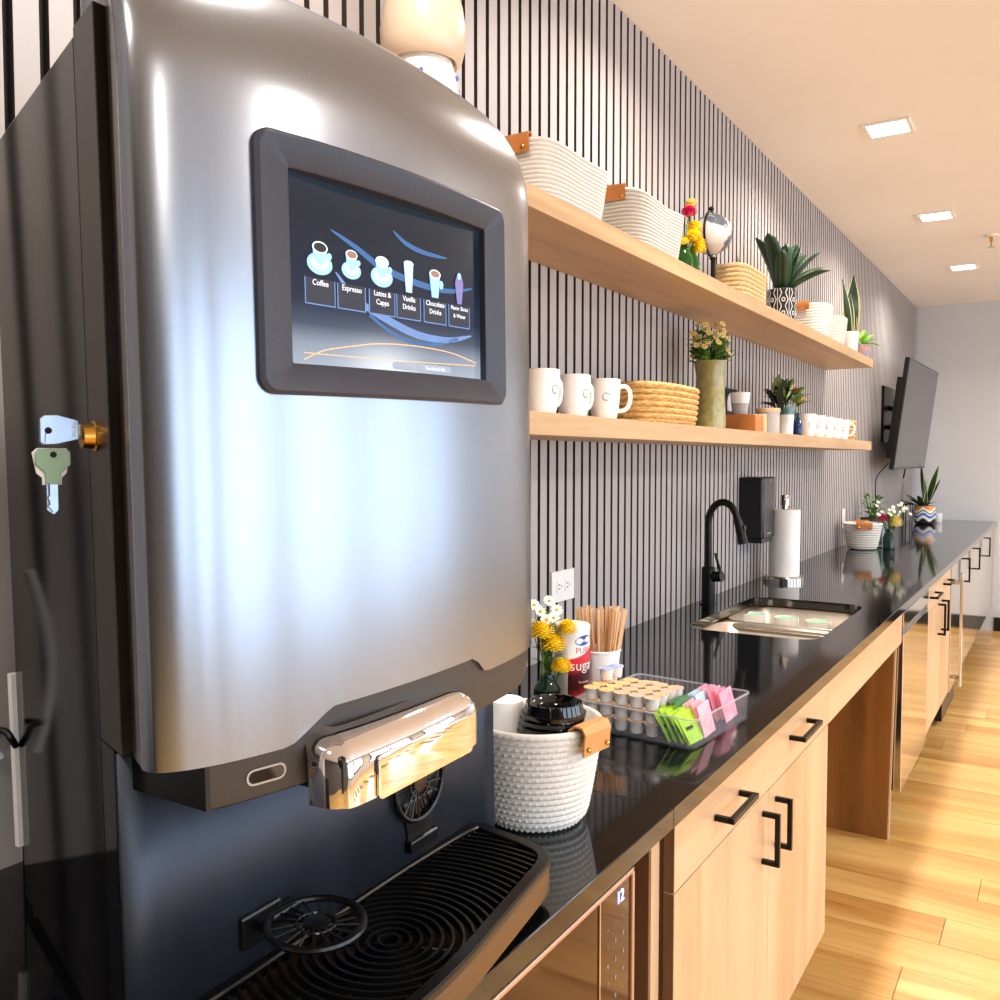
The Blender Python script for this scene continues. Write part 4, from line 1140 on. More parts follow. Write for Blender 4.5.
# flowers in green bottles on upper shelf
fb_ = thing('flower_bottle', 'green glass bottle with yellow and magenta flowers beside the silver globe', 'flowers', (.165, 2.56, SH1 + e))
g = MB()
for dy in (-.035, .02):
    g.lathe([(.024, 0), (.028, .004), (.029, .05), (.02, .075), (.012, .085), (.012, .10), (.010, .10), (.010, .083), (.018, .07), (.026, .05), (.025, .006), (.001, .005)], (.165, 2.56 + dy, SH1 + e), 20, caps=False)
g.build('bottle_glass', 'green_glass', fb_)
st = MB(); ye = MB(); mg = MB(); cr_ = MB()
for (y_, z_, x_) in ((2.555, .20, .17), (2.60, .235, .16), (2.555, .13, .185), (2.585, .115, .17), (2.62, .16, .165), (2.53, .12, .16), (2.61, .115, .18)):
    st.tube([(.165, 2.56 + (.02 if y_ > 2.57 else -.035), SH1 + .03), (x_, y_, SH1 + z_)], .002, 5)
petals(mg, (.17, 2.555, SH1 + .195), .024, 50, .5)
petals(cr_, (.16, 2.60, SH1 + .232), .020, 40, .5)
for q, r_ in (((.18, 2.565, SH1 + .125), .028), ((.17, 2.60, SH1 + .160), .026), ((.185, 2.595, SH1 + .095), .026), ((.165, 2.52, SH1 + .10), .020), ((.175, 2.625, SH1 + .12), .022)): petals(ye, q, r_, 60, .4)
st.build('stems', 'stem', fb_); ye.build('yellow_blooms', 'yellow', fb_, smooth=False); mg.build('magenta_bloom', 'magenta', fb_, smooth=False); cr_.build('cream_bloom', 'cream_petal', fb_, smooth=False)

# globe
gl = thing('globe', 'silver white table globe with dark continents on a black stand', 'globe', (.115, 2.93, SH1 + e))
m = bpy.data.materials.new('globe_map'); m.use_nodes = True; nt = m.node_tree; b = nt.nodes['Principled BSDF']; b.inputs['Roughness'].default_value = .3
tc = nt.nodes.new('ShaderNodeTexCoord'); nz = nt.nodes.new('ShaderNodeTexNoise'); nz.inputs['Scale'].default_value = 7; nz.inputs['Detail'].default_value = 5
r = nt.nodes.new('ShaderNodeValToRGB'); r.color_ramp.elements[0].position = .47; r.color_ramp.elements[0].color = srgb('cfc9c6'); r.color_ramp.elements[1].position = .49; r.color_ramp.elements[1].color = srgb('59616f')
nt.links.new(tc.outputs['Object'], nz.inputs['Vector']); nt.links.new(nz.outputs[0], r.inputs[0]); nt.links.new(r.outputs[0], b.inputs['Base Color']); M['globe'] = m
GZ = SH1 + .212
MB().sphere((.115, 2.915, GZ), .066, 32, 20).build('globe_ball', 'globe', gl)
pts = [(.115, 2.915 + .074 * math.sin(math.radians(a)), GZ + .074 * math.cos(math.radians(a))) for a in range(-200, 12, 12)]
MB().tube(pts, .004, 8).sphere((.115, 2.907, GZ + .081), .009, 12, 8).build('meridian_arm', 'black_satin', gl)
MB().lathe([(.042, 0), (.042, .02), (.02, .026), (.008, .035), (.008, .13), (.014, .138), (.001, .141)], (.115, 2.93, SH1 + e), 28).build('stand', 'black_satin', gl)

# agave in patterned pot
ag = thing('potted_agave', 'green agave in a black and white zigzag patterned pot', 'potted plant', (.135, 3.70, SH1 + e))
m = bpy.data.materials.new('zigzag_glaze'); m.use_nodes = True; nt = m.node_tree; L = nt.links.new; b = nt.nodes['Principled BSDF']; b.inputs['Roughness'].default_value = .4
tc = nt.nodes.new('ShaderNodeTexCoord'); sp3 = nt.nodes.new('ShaderNodeSeparateXYZ'); L(tc.outputs['Object'], sp3.inputs[0])
def mth(op, a, b_=None, c_=None):
    n_ = nt.nodes.new('ShaderNodeMath'); n_.operation = op
    for i, v in enumerate((a, b_, c_)):
        if v is None: continue
        if isinstance(v, (int, float)): n_.inputs[i].default_value = v
        else: L(v, n_.inputs[i])
    return n_.outputs[0]
u = mth('MULTIPLY', mth('ARCTAN2', sp3.outputs[1], sp3.outputs[0]), 8 / (2 * PI))
uf = mth('ABSOLUTE', mth('SUBTRACT', mth('FRACT', u), .5))          # 0..0.5
vz = mth('MULTIPLY', sp3.outputs[2], 19.0)
zg = mth('ABSOLUTE', mth('SUBTRACT', mth('FRACT', vz), .5))          # 0..0.5
edge1 = mth('LESS_THAN', mth('ABSOLUTE', mth('SUBTRACT', uf, mth('ADD', mth('MULTIPLY', zg, .45), .16))), .045)
dist = mth('SQRT', mth('ADD', mth('MULTIPLY', uf, uf), mth('MULTIPLY', mth('SUBTRACT', zg, .5), mth('SUBTRACT', zg, .5))))
rng = mth('LESS_THAN', mth('ABSOLUTE', mth('SUBTRACT', dist, .13)), .045)
edge2 = mth('GREATER_THAN', uf, .47)
w_ = mth('MINIMUM', mth('ADD', mth('ADD', edge1, rng), edge2), 1.0)
mx = nt.nodes.new('ShaderNodeMix'); mx.data_type = 'RGBA'; L(w_, mx.inputs[0]); mx.inputs[6].default_value = srgb('1c1a1b'); mx.inputs[7].default_value = srgb('efece8'); L(mx.outputs[2], b.inputs['Base Color'])
M['zigzag'] = m
PH = .150
MB().lathe([(.054, 0), (.057, .004), (.060, PH), (.056, PH), (.055, PH - .02)], (.135, 3.70, SH1 + e), 40, caps=False).build('pot', 'zigzag', ag)
MB().lathe([(.055, PH - .018), (.001, PH - .012)], (.135, 3.70, SH1 + e), 30, caps=False).build('soil', 'soil', ag)
mb = MB()
pf = lambda t: (1 - t) ** .55 * (.55 + 1.1 * t) if t < 1 else .0
ags = [(-90, 62, 25, .30, .034), (-60, 80, 70, .27, .036), (-20, 85, 80, .26, .034), (-120, 70, 45, .26, .032), (90, 60, 35, .34, .036), (70, 35, 20, .32, .032), (110, 40, 30, .32, .034), (95, 20, 8, .28, .032), (60, 72, 60, .30, .034), (20, 60, 40, .22, .034), (-75, 40, 20, .26, .030), (0, 35, 10, .20, .032), (-100, 82, 78, .25, .034), (85, 50, 22, .36, .034)]
for az, e0, e1, l_, w_ in ags:
    mb2 = MB(); leaf(mb2, (.135 + .015 * math.cos(math.radians(az)), 3.70 + .015 * math.sin(math.radians(az)), SH1 + PH - .015), math.radians(az), e0, e1, l_ * (.72 if e1 > 45 else .95), w_ * 1.2, fold=.45, n=8, prof=pf)
    o = mb2.build('leaf', 'leaf', ag); md = o.modifiers.new('s', 'SOLIDIFY'); md.thickness = .003

# snake plant and lime plant at shelf end
def snake_plant(t, c, zt, specs, parent_name='leaf', wd=.03):
    for (az, e0, e1, l_, w_) in specs:
        a = MB(); b_ = MB()
        leaf(a, (c[0] + .015 * math.cos(math.radians(az)), c[1] + .015 * math.sin(math.radians(az)), zt), math.radians(az), e0, e1, l_, w_, mbe=b_, fold=.12, n=8, edge=.22, prof=lambda t_: (1 - t_ ** 3) * (.6 + .6 * t_ * (1.2 - t_)), twist=random.uniform(.4, 1.8))
        o = a.build('leaf', 'leaf', t); b_.build('leaf_margin', 'leaf_cream', o)
sn = thing('potted_snake_plant', 'snake plant with cream edged leaves in white pot at the shelf end', 'potted plant', (.185, 4.80, SH1 + e))
MB().lathe([(.032, 0), (.035, .005), (.042, .11), (.038, .11), (.037, .10)], (.185, 4.80, SH1 + e), 30, caps=False).build('pot', 'white_gloss', sn)
MB().lathe([(.037, .102), (.001, .105)], (.185, 4.80, SH1 + e), 24, caps=False).build('soil', 'soil', sn)
snake_plant(sn, (.185, 4.80), SH1 + .10, [(80, 88, 84, .31, .052), (-95, 72, 50, .30, .026), (-80, 85, 80, .20, .03), (60, 86, 80, .13, .028), (95, 80, 76, .14, .025), (150, 85, 80, .18, .03)])
lp = thing('potted_lime_plant', 'small lime green plant in painted pot, last on the upper shelf', 'potted plant', (.20, 5.02, SH1 + e))
MB().lathe([(.028, 0), (.035, .004), (.040, .05), (.034, .07), (.030, .07)], (.20, 5.03, SH1 + e), 26, caps=False).build('pot', mat('blue_orange_glaze', '5b8fc4', .3, noise=.5, nscale=30, col2='e0a070'), lp)
for az, e0, l_ in ((90, 20, .16), (60, 45, .15), (120, 50, .14), (0, 30, .10), (90, 65, .14), (-60, 50, .09), (80, -10, .12), (30, 10, .12), (150, 20, .10)):
    a = MB(); leaf(a, (.20, 5.03, SH1 + .07), math.radians(az), e0, e0 - 35, l_ * .8, .018, fold=.3, n=5); a.build('leaf', 'leaf_lime', lp)

# ------------------------------------------------------------ lower shelf (top at SH2)
def mug_proto(name, loc, label, group):
    t = thing(name, label, 'mug', loc, group)
    def mk(mb): return mb
    x, y, z = loc
    MB().lathe([(.001, .001), (.026, .0), (.030, .003), (.036, .03), (.0395, .065), (.0405, .104), (.0385, .1055), (.0372, .104), (.036, .065), (.032, .03), (.026, .008), (.001, .006)], loc, 36, caps=False).build('mug_body', 'white_gloss', t)
    hp = [(x + 0, y + .037, z + .085), (x, y + .052, z + .088), (x, y + .064, z + .075), (x, y + .064, z + .048), (x, y + .053, z + .030), (x, y + .033, z + .026)]
    MB().tube(crom(hp, 5), .0055, 10).build('handle', 'white_gloss', t)
    lg = MB()
    for k in range(10):
        a = 2 * PI * k / 13 + .6
        yy, zz = .009 * math.cos(a), .009 * math.sin(a)
        lg.sphere((x + math.sqrt(.0388 ** 2 - yy ** 2) + .0002, y + yy, z + .06 + zz), .0022, 8, 5)
    for k in range(4):
        yy = .013 + k * .004; lg.box((x + math.sqrt(.0388 ** 2 - yy ** 2) - .0003, y + yy, z + .058 + (k % 2) * .004), (x + math.sqrt(.0388 ** 2 - yy ** 2) + .0005, y + yy + .0028, z + .0595 + (k % 2) * .004))
    lg.build('printed_swirl', 'mark', t)
    return t
GM = 'white mugs on the lower shelf next to the machine'
m0 = mug_proto('mug', (.125, 1.765, SH2 + e), 'white printed mug on the lower shelf, first beside the coffee machine', GM)
m0.rotation_euler = (0, 0, -.2)
dup(m0, (.125, 1.918, SH2 + e), 'white printed mug on the lower shelf, middle of the first three', rotz=-.25)
dup(m0, (.135, 2.065, SH2 + e), 'white printed mug with its handle towards the seagrass basket', rotz=-1.0)
GM2 = 'white mugs in a row at the far end of the lower shelf'
ords = ['nearest of the row beside the dark blue bottle', 'second of the row at the far shelf end', 'middle of the row at the far shelf end', 'fourth of the row at the far shelf end', 'last of the row, touching the far seagrass basket']
for i, yy in enumerate((4.13, 4.31, 4.49, 4.67, 4.85)):
    dup(m0, (.14, yy, SH2 + e), 'white printed mug, ' + ords[i], rotz=-.95 - .03 * i, group=GM2)

rope_basket('seagrass_basket', 'golden woven seagrass basket on the lower shelf beside the mugs', (.120, 2.43, SH2 + e), .084, .185, .090, .205, .112, 7, 3.0, 'straw', amp=.0042, wall=.014)
t = rope_basket('seagrass_basket', 'small golden seagrass basket at the far end of lower shelf', (.12, 5.04, SH2 + e), .045, .055, .052, .062, .108, 6, 3.0, 'straw', amp=.006, wall=.012)

# olive vase with daisies
vs = thing('flower_vase', 'tall olive glazed vase full of small daisies on the lower shelf', 'vase', (.125, 2.885, SH2 + e))
MB().lathe([(.001, .002), (.046, 0), (.050, .004), (.052, .03), (.047, .12), (.046, .18), (.052, .218), (.054, .226), (.050, .226), (.042, .18), (.043, .12), (.045, .02), (.001, .01)], (.125, 2.885, SH2 + e), 40, caps=False).build('vase_body', 'olive', vs)
st = MB(); lf = MB(); dp_ = MB(); de = MB(); rnd = random.Random(3)
for i in range(64):
    a = rnd.uniform(0, 2 * PI); rr2 = rnd.random() ** .6 * .098; hz = .27 + rnd.random() * .085 - rr2 * .35 + (.03 if rnd.random() < .15 else 0)
    p = (.125 + rr2 * math.cos(a) * .7, 2.885 + rr2 * math.sin(a), SH2 + hz)
    b0 = (.125 + .03 * math.cos(a), 2.885 + .03 * math.sin(a), SH2 + .2)
    st.tube([b0, ((b0[0] + p[0]) / 2, (b0[1] + p[1]) / 2 - .002, (b0[2] + p[2]) / 2 + .01), p], .0011, 4, caps=False)
    nr = Vector((math.cos(a) * .6 + .6, math.sin(a) * .8 - .3, .8))
    daisy(dp_, de, p, nr, .0125, 9)
    for k in range(3):
        f = rnd.uniform(.2, .8); q = [b0[j] + (p[j] - b0[j]) * f for j in range(3)]
        leaf(lf, q, rnd.uniform(0, 2 * PI), 30, -10, .04, .010, n=3)
st.build('stems', 'stem', vs); lf.build('foliage', 'leaf_mid', vs); dp_.build('daisy_petals', 'cream_petal', vs, smooth=False); de.build('daisy_eyes', 'eye', vs)

# white cup on orange box with black tag behind
bxo = thing('wooden_box', 'orange wooden box with pale side on the lower shelf under a white cup', 'box', (.13, 3.30, SH2 + e))
MB().box((.035, 3.285, SH2 + e), (.160, 3.385, SH2 + .071)).build('box_body', 'terracotta', bxo, bevel=.004)
MB().box((.033, 3.3852, SH2 + e), (.162, 3.42, SH2 + .075)).build('box_end', 'pale_wood', bxo, bevel=.004)
wc = thing('ceramic_cup', 'white and grey dipped cup standing on the orange box', 'cup', (.085, 3.335, SH2 + .0715))
MB().lathe([(.001, .001), (.026, 0), (.028, .002), (.033, .042), (.031, .0425), (.028, .01), (.001, .008)], (.085, 3.335, SH2 + .0715), 30, caps=False).build('cup_lower_band', 'concrete', wc)
MB().lathe([(.033, .0425), (.037, .082), (.034, .082), (.031, .0425)], (.085, 3.335, SH2 + .0715), 30, caps=False).build('cup_upper_band', 'white_gloss', wc)
tg = thing('plant_sign', 'small dark arched sign leaning on the wall behind the white cup', 'sign', (.05, 3.16, SH2 + .072))
MB().box((.012, 3.345, SH2 + e), (.022, 3.50, SH2 + .178)).build('sign_board', 'black_satin', tg, smooth=False, bevel=.002)
arch = [(3.38, .09)] + [(3.42 - .045 * math.cos(PI * k / 12), .115 + .045 * math.sin(PI * k / 12)) for k in range(13)] + [(3.46, .09)]
MB().loft([[(.022, a, SH2 + b_) for a, b_ in arch], [(.0235, a, SH2 + b_) for a, b_ in arch]], caps=True).build('white_arch', 'white_plastic', tg, smooth=False)
cn = thing('canister', 'grey canister with a wooden lid on the lower shelf', 'canister', (.145, 3.495, SH2 + e))
MB().lathe([(.001, .001), (.040, 0), (.043, .003), (.043, .085), (.001, .085)], (.145, 3.495, SH2 + e), 32).build('canister_body', 'concrete', cn)
MB().lathe([(.0455, .0855), (.0455, .098), (.044, .1), (.001, .1)], (.145, 3.495, SH2 + e), 32).build('wooden_lid', 'pale_wood', cn)
gp = thing('succulent_glass', 'dark leafy plant in a half white glass jar on the lower shelf', 'potted plant', (.155, 3.72, SH2 + e))
MB().lathe([(.001, .001), (.024, 0), (.027, .003), (.030, .085), (.028, .085), (.024, .008), (.001, .006)], (.155, 3.72, SH2 + e), 30, caps=False).build('jar_lower', 'white_gloss', gp)
MB().lathe([(.030, .0855), (.0315, .115), (.030, .115), (.0285, .0855)], (.155, 3.72, SH2 + e), 30, caps=False).build('jar_rim', mat('teal_glass', '7aa9ad', .05, trans=.5), gp)
rnd = random.Random(5); mb = MB(); ml = MB()
for i in range(34):
    az = rnd.uniform(0, 2 * PI); e0 = rnd.uniform(15, 88); l_ = rnd.uniform(.06, .11)
    y_ = 3.72 - rnd.uniform(0, .11); z_ = SH2 + .105 + rnd.uniform(0, .06)
    leaf(mb if i % 6 else ml, (.15 + rnd.uniform(-.03, .03), y_, z_), az, e0, e0 - 40, l_, .017, n=4)
ml.tube([(.155, 3.72, SH2 + .07), (.155, 3.68, SH2 + .13), (.155, 3.62, SH2 + .16)], .004, 5)
mb.build('dark_leaves', mat('very_dark_leaf', '1d3324', .35), gp); ml.build('pale_leaves', 'leaf_pale', gp)
bb = thing('flower_bottle', 'dark blue bottle with a pale yellow rose on the lower shelf', 'flowers', (.16, 3.88, SH2 + e))
MB().lathe([(.001, .001), (.017, 0), (.019, .004), (.019, .06), (.010, .08), (.009, .10), (.008, .10), (.008, .08), (.017, .058), (.017, .008), (.001, .006)], (.16, 3.88, SH2 + e), 24, caps=False).build('bottle_glass', 'blue_glass', bb)
a = MB(); petals(a, (.165, 3.885, SH2 + .155), .029, 70, .5); a.build('yellow_rose', 'cream_petal', bb, smooth=False)
a = MB(); petals(a, (.15, 3.80, SH2 + .205), .020, 40, .5); a.build('pale_bud', 'cream_petal', bb, smooth=False)
a = MB(); petals(a, (.155, 3.855, SH2 + .195), .018, 30, .5); a.build('red_bud', mat('red_petal', 'd0463a', .6), bb, smooth=False)
a = MB()
for q in ((.165, 3.885, SH2 + .14), (.15, 3.80, SH2 + .19), (.155, 3.855, SH2 + .18)): a.tube([(.16, 3.88, SH2 + .03), q], .002, 5)
for k in range(10): leaf(a, (.16, 3.875, SH2 + .12 + .006 * k), k * 1.3, 40, 0, .07, .014, n=4)
a.build('stems', 'leaf_mid', bb)

# ------------------------------------------------------------ counter, near end
BK = (.485, 1.112, CT + e)
bk = thing('woven_basket', 'white woven basket with leather handle between coffee machine and creamers', 'basket', BK)
basket_mesh(BK, .070, .070, .096, .096, .145, 17, 2.05, .0013, .008).build('basket_wall', 'weave', bk, angle=80)
# braided stitches proud of each coil
stch = MB()
for i in range(17):
    f = (i + .5) / 17; R2 = .070 + .026 * f ** .8 + .0012; z_ = BK[2] + f * .145
    for k in range(52):
        a_ = 2 * PI * (k + (i % 2) * .5) / 52
        c_, s_ = math.cos(a_), math.sin(a_)
        R3 = R2 - .010 * max(0, 1 - f * .145 / .02) ** 2
        p = Vector((BK[0] + R3 * c_, BK[1] + R3 * s_, z_)); tn = Vector((-s_, c_, .35)).normalized(); nn = Vector((c_, s_, 0)); bb_ = tn.cross(nn)
        hw = R3 * 2 * PI / 52 * .46; hh = .0038
        stch.add([p - tn * hw, p - bb_ * hh * .8, p + tn * hw, p + bb_ * hh * .8, p + nn * .0020], [(0, 1, 4), (1, 2, 4), (2, 3, 4), (3, 0, 4)])
o = stch.build('stitches', 'weave', bk); o['kind'] = 'stuff'
A = math.radians(-8)
tp = Vector((BK[0] + .096 * math.cos(A), BK[1] + .096 * math.sin(A), BK[2] + .145))
hd_ = strap(MB(), tp, (math.cos(A), math.sin(A), 0), (-math.sin(A), math.cos(A), 0), .062, .030, th=.0035, gap=.020, drop_in=.02).build('leather_handle', 'leather_pale', bk, bevel=.001)
for k in (-1, 1):
    rivet(hd_, tp + Vector((math.cos(A), math.sin(A), 0)) * .0135 + Vector((-math.sin(A), math.cos(A), 0)) * k * .022 + Vector((0, 0, -.021)), (math.cos(A), math.sin(A), 0), .0038)
lidc = (.5, 1.095, 0)
GL = 'black cup lids stacked in the woven basket'
l0 = thing('cup_lid', 'glossy black takeaway cup lid, topmost of the stack in the basket', 'lid', (.522, 1.100, CT + .160), GL)
MB().lathe([(.001, .006), (.030, .006), (.034, .010), (.036, .016), (.0395, .016), (.041, .010), (.043, .003), (.0455, .002), (.0455, -.003), (.043, -.004)], (.522, 1.100, CT + .160), 40, caps=False).build('lid_shell', 'black_glass', l0)
MB().box((.534, 1.093, CT + .1660), (.544, 1.107, CT + .1668)).build('sip_hole', 'felt', l0, smooth=False)
for k in range(1, 6):
    dup(l0, (.522 - .0030 * k, 1.1 + .001 * k, CT + .160 - .0095 * k), 'glossy black takeaway cup lid, %s from the top of the basket stack' % ['', 'second', 'third', 'fourth', 'fifth', 'sixth'][k])
nk = thing('paper_cup', 'white paper cup upside down in the woven basket beside the lids', 'cup', (.446, 1.092, CT + .01))
MB().lathe([(.022, .006), (.029, .145), (.026, .158), (.001, .158)], (.446, 1.092, CT + .012), 30).build('cup_wall', 'paper', nk)
MB().ring((.446, 1.092, CT + .125), .0287, .0012, 30, 6).build('cup_rim', 'paper', nk)

fv = thing('flower_vase', 'small green glass vase with yellow pompom flowers beside the sugar', 'vase', (.232, 1.60, CT + e))
MB().lathe([(.001, .001), (.024, 0), (.028, .004), (.028, .045), (.016, .062), (.014, .075), (.012, .075), (.014, .06), (.025, .044), (.025, .006), (.001, .004)], (.232, 1.60, CT + e), 28, caps=False).build('vase_glass', 'dark_glass', fv)
ye = MB(); st = MB(); dp_ = MB(); de = MB(); lf = MB()
for q, r_ in (((.245, 1.60, CT + .140), .0285), ((.228, 1.585, CT + .166), .0270), ((.262, 1.63, CT + .169), .0225), ((.262, 1.605, CT + .094), .0225)):
    petals(ye, q, r_, 110, .3, squash=.8); st.tube([(.232, 1.60, CT + .01), ((q[0] + .232) / 2, q[1], q[2] * .5 + CT * .5 - .0), q], .002, 5)
for q in ((.215, 1.60, CT + 0.203), (.232, 1.595, CT + 0.188), (.225, 1.62, CT + 0.223), (.243, 1.62, CT + 0.206), (.205, 1.585, CT + 0.178), (.247, 1.60, CT + 0.193), (.215, 1.575, CT + .22)):
    daisy(dp_, de, q, (.6, -.5, .6), .0135, 10); st.tube([(.232, 1.60, CT + .03), q], .001, 4)
for k in range(14): leaf(lf, (.232, 1.60, CT + .07 + .008 * k), k * 2.1, 50, 5, .05, .008, n=4)
ye.build('yellow_pompoms', 'yellow', fv, smooth=False); st.build('stems', 'stem', fv); dp_.build('daisy_petals', 'white_petal', fv, smooth=False); de.build('daisy_eyes', 'eye', fv); lf.build('foliage', 'leaf_mid', fv)

# sugar canister: printed paperboard tube
sgc = (.256, 1.662, CT + e)
sg = thing('sugar_canister', 'red and white pure sugar canister standing between flowers and stir sticks', 'canister', sgc)
m = bpy.data.materials.new('sugar_label'); m.use_nodes = True; nt = m.node_tree; L = nt.links.new; b = nt.nodes['Principled BSDF']; b.inputs['Roughness'].default_value = .4
tc = nt.nodes.new('ShaderNodeTexCoord'); sp3 = nt.nodes.new('ShaderNodeSeparateXYZ'); L(tc.outputs['Object'], sp3.inputs[0])
wv = mth('ADD', sp3.outputs[2], mth('MULTIPLY', sp3.outputs[1], -.45))
r = nt.nodes.new('ShaderNodeValToRGB'); r.color_ramp.interpolation = 'LINEAR'
mr = nt.nodes.new('ShaderNodeMapRange'); mr.inputs[1].default_value = 0; mr.inputs[2].default_value = .18; L(wv, mr.inputs[0]); L(mr.outputs[0], r.inputs[0])
els = r.color_ramp.elements; els[0].position = 0; els[0].color = srgb('f2efee'); els[1].position = 1; els[1].color = srgb('f5f3f2')
for p_, c_ in ((.16, 'f0e2e0'), (.24, 'c0202a'), (.30, '5a1418'), (.46, '4a1014'), (.56, 'd8202c'), (.66, 'e02030'), (.675, 'f5f3f2')):
    q = els.new(p_); q.color = srgb(c_)
# white at the side seam
an = mth('ARCTAN2', sp3.outputs[1], sp3.outputs[0])
ms = mth('LESS_THAN', mth('ABSOLUTE', mth('ADD', an, 1.85)), .55)
mx = nt.nodes.new('ShaderNodeMix'); mx.data_type = 'RGBA'; L(ms, mx.inputs[0]); L(r.outputs[0], mx.inputs[6]); mx.inputs[7].default_value = srgb('f0eeee'); L(mx.outputs[2], b.inputs['Base Color']); M['sugar'] = m
SR = .0375
MB().lathe([(SR - .002, 0), (SR, .002), (SR, .158), (.001, .158)], sgc, 40).build('tube', 'sugar', sg)
MB().lathe([(SR + .0012, .1585), (SR + .0012, .170), (SR - .002, .173), (.001, .173)], sgc, 40).build('cap', 'white_plastic', sg)
def wrap_text(s, size, m_, a0, z_, parent, R_, c_, off, sx_=1.0, name='print'):
    o = text_mesh(name, s, size, m_, parent, Matrix.Identity(4), depth=.0002)
    for v in o.data.vertices:
        x, y, z = v.co
        a_ = a0 + x * sx_ / R_; rr3 = R_ + .0003 + z
        v.co = Vector((c_[0] + rr3 * math.cos(a_), c_[1] + rr3 * math.sin(a_), c_[2] + z_ + y)) - off
    return o
TWH = text_mat('white_print', 'f6f4f2'); TRD = text_mat('red_print', 'd8202c'); TBL = text_mat('blue_print', '2447a0')
a0 = math.radians(-20)
off = Vector(sgc)
def wrap_patch(pts, m_, a0, z0, R_, c_, parent, name, d=.0004):
    ring = [(c_[0] + (R_ + d) * math.cos(a0 + s / R_), c_[1] + (R_ + d) * math.sin(a0 + s / R_), c_[2] + z0 + t) for s, t in pts]
    cen = (c_[0] + (R_ + d) * math.cos(a0), c_[1] + (R_ + d) * math.sin(a0), c_[2] + z0)
    mb = MB(); mb.add(ring + [cen], [(i, (i + 1) % len(pts), len(pts)) for i in range(len(pts))])
    return mb.build(name, m_, parent, smooth=False)
wrap_patch([(.021 * math.cos(t), .0105 * math.sin(t) + .12 * .017 * math.cos(t)) for t in [2 * PI * k / 24 for k in range(24)]], TBL, a0, .1425, SR, sgc, sg, 'logo_oval')
wrap_text('Domino', .011, TWH, a0, .1425, sg, SR + .0006, sgc, off)
wrap_text('PURE', .017, TRD, a0, .1215, sg, SR, sgc, off)
wrap_text('sugar', .030, TWH, a0, .090, sg, SR, sgc, off)
wrap_text('Premium', .007, TWH, a0, .056, sg, SR, sgc, off)

# stir sticks in paper cup
scx = (.287, 1.735, CT + e)
pc = thing('paper_cup', 'white paper cup holding wooden stir sticks behind the creamers', 'cup', scx)
MB().lathe([(.001, .006), (.030, .005), (.030, 0), (.032, 0), (.0425, .106), (.0438, .106), (.0445, .109), (.043, .111), (.0415, .109), (.031, .008)], scx, 40, caps=False).build('cup_wall', 'paper', pc)
sk0 = thing('stir_stick', 'thin flat wooden stir stick in the white paper cup', 'stir stick', scx, 'wooden stir sticks in the paper cup')
MB().box((-.0008, -.003, 0), (.0008, .0032, .190)).build('stick', 'pale_wood', sk0, smooth=False, local=True)
rnd = random.Random(11); n_ = 0
for k in range(48):
    a_ = rnd.uniform(0, 2 * PI); rr3 = .027 * math.sqrt(rnd.random()); 
    o = sk0 if k == 0 else dup(sk0, (0, 0, 0), 'thin flat wooden stir stick in the white paper cup')
    bx2, by2 = rr3 * math.cos(a_) * .9, rr3 * math.sin(a_) * .9
    o.location = (scx[0] + bx2, scx[1] + by2, scx[2] + .008)
    tilt = .17 * rr3 / .027
    ax = Vector((-math.sin(a_), math.cos(a_), 0))
    o.rotation_mode = 'QUATERNION'
    o.rotation_quaternion = mathutils.Quaternion(ax, tilt) @ mathutils.Quaternion((0, 0, 1), rnd.uniform(0, PI))

# acrylic organiser
TH = math.radians(5)
e1 = Vector((math.sin(TH), math.cos(TH), 0)); e2 = Vector((-math.cos(TH), math.sin(TH), 0))
N0 = Vector((.583, 1.503, CT + e))
def OP(s, t, z=0.0): return N0 + e1 * s + e2 * t + Vector((0, 0, z))
OM = Matrix(((e1.x, e2.x, 0, N0.x), (e1.y, e2.y, 0, N0.y), (0, 0, 1, N0.z), (0, 0, 0, 1)))
og = thing('organizer_tray', 'clear acrylic organizer tray with creamers and sweetener packets', 'organizer', tuple(N0))
OW, OD, OH = .255, .250, .052
def ring_(x0, y0, x1, y1, r_, z_): return [OM @ Vector((a, b_, z_)) for a, b_ in rrect(x0, y0, x1, y1, r_, 5)]
rings = [ring_(.006, .006, OW - .006, OD - .006, .012, 0), ring_(.001, .001, OW - .001, OD - .001, .014, .004), ring_(0, 0, OW, OD, .015, OH), ring_(-.002, -.002, OW + .002, OD + .002, .016, OH + .0015), ring_(.0025, .0025, OW - .0025, OD - .0025, .013, OH + .001), ring_(.0035, .0035, OW - .0035, OD - .0035, .012, .006)]
mb = MB().loft(rings); k = len(rings[0]); mb.f.append(tuple(range(k - 1, -1, -1))); n_ = len(mb.v); mb.f.append(tuple(range(n_ - k, n_)))
mb.build('tray_shell', 'acrylic', og)
MB().loft([ring_(-.002, -.002, OW + .002, OD + .002, .016, OH + .002), ring_(-.002, -.002, OW + .002, OD + .002, .016, OH + .0045), ring_(.0015, .0015, OW - .0015, OD - .0015, .014, OH + .0045), ring_(.0015, .0015, OW - .0015, OD - .0015, .014, OH + .002)]).build('tray_rim', 'acrylic_rim', og)
for (a, b_) in (((.004, .080, .006), (OW - .004, .0825, .045)), ((.125, .004, .006), (.1275, .080, .045)), ((.150, .0825, .006), (.1525, OD - .004, .045))):
    MB().box(a, b_, OM).build('divider', 'acrylic', og, smooth=False)
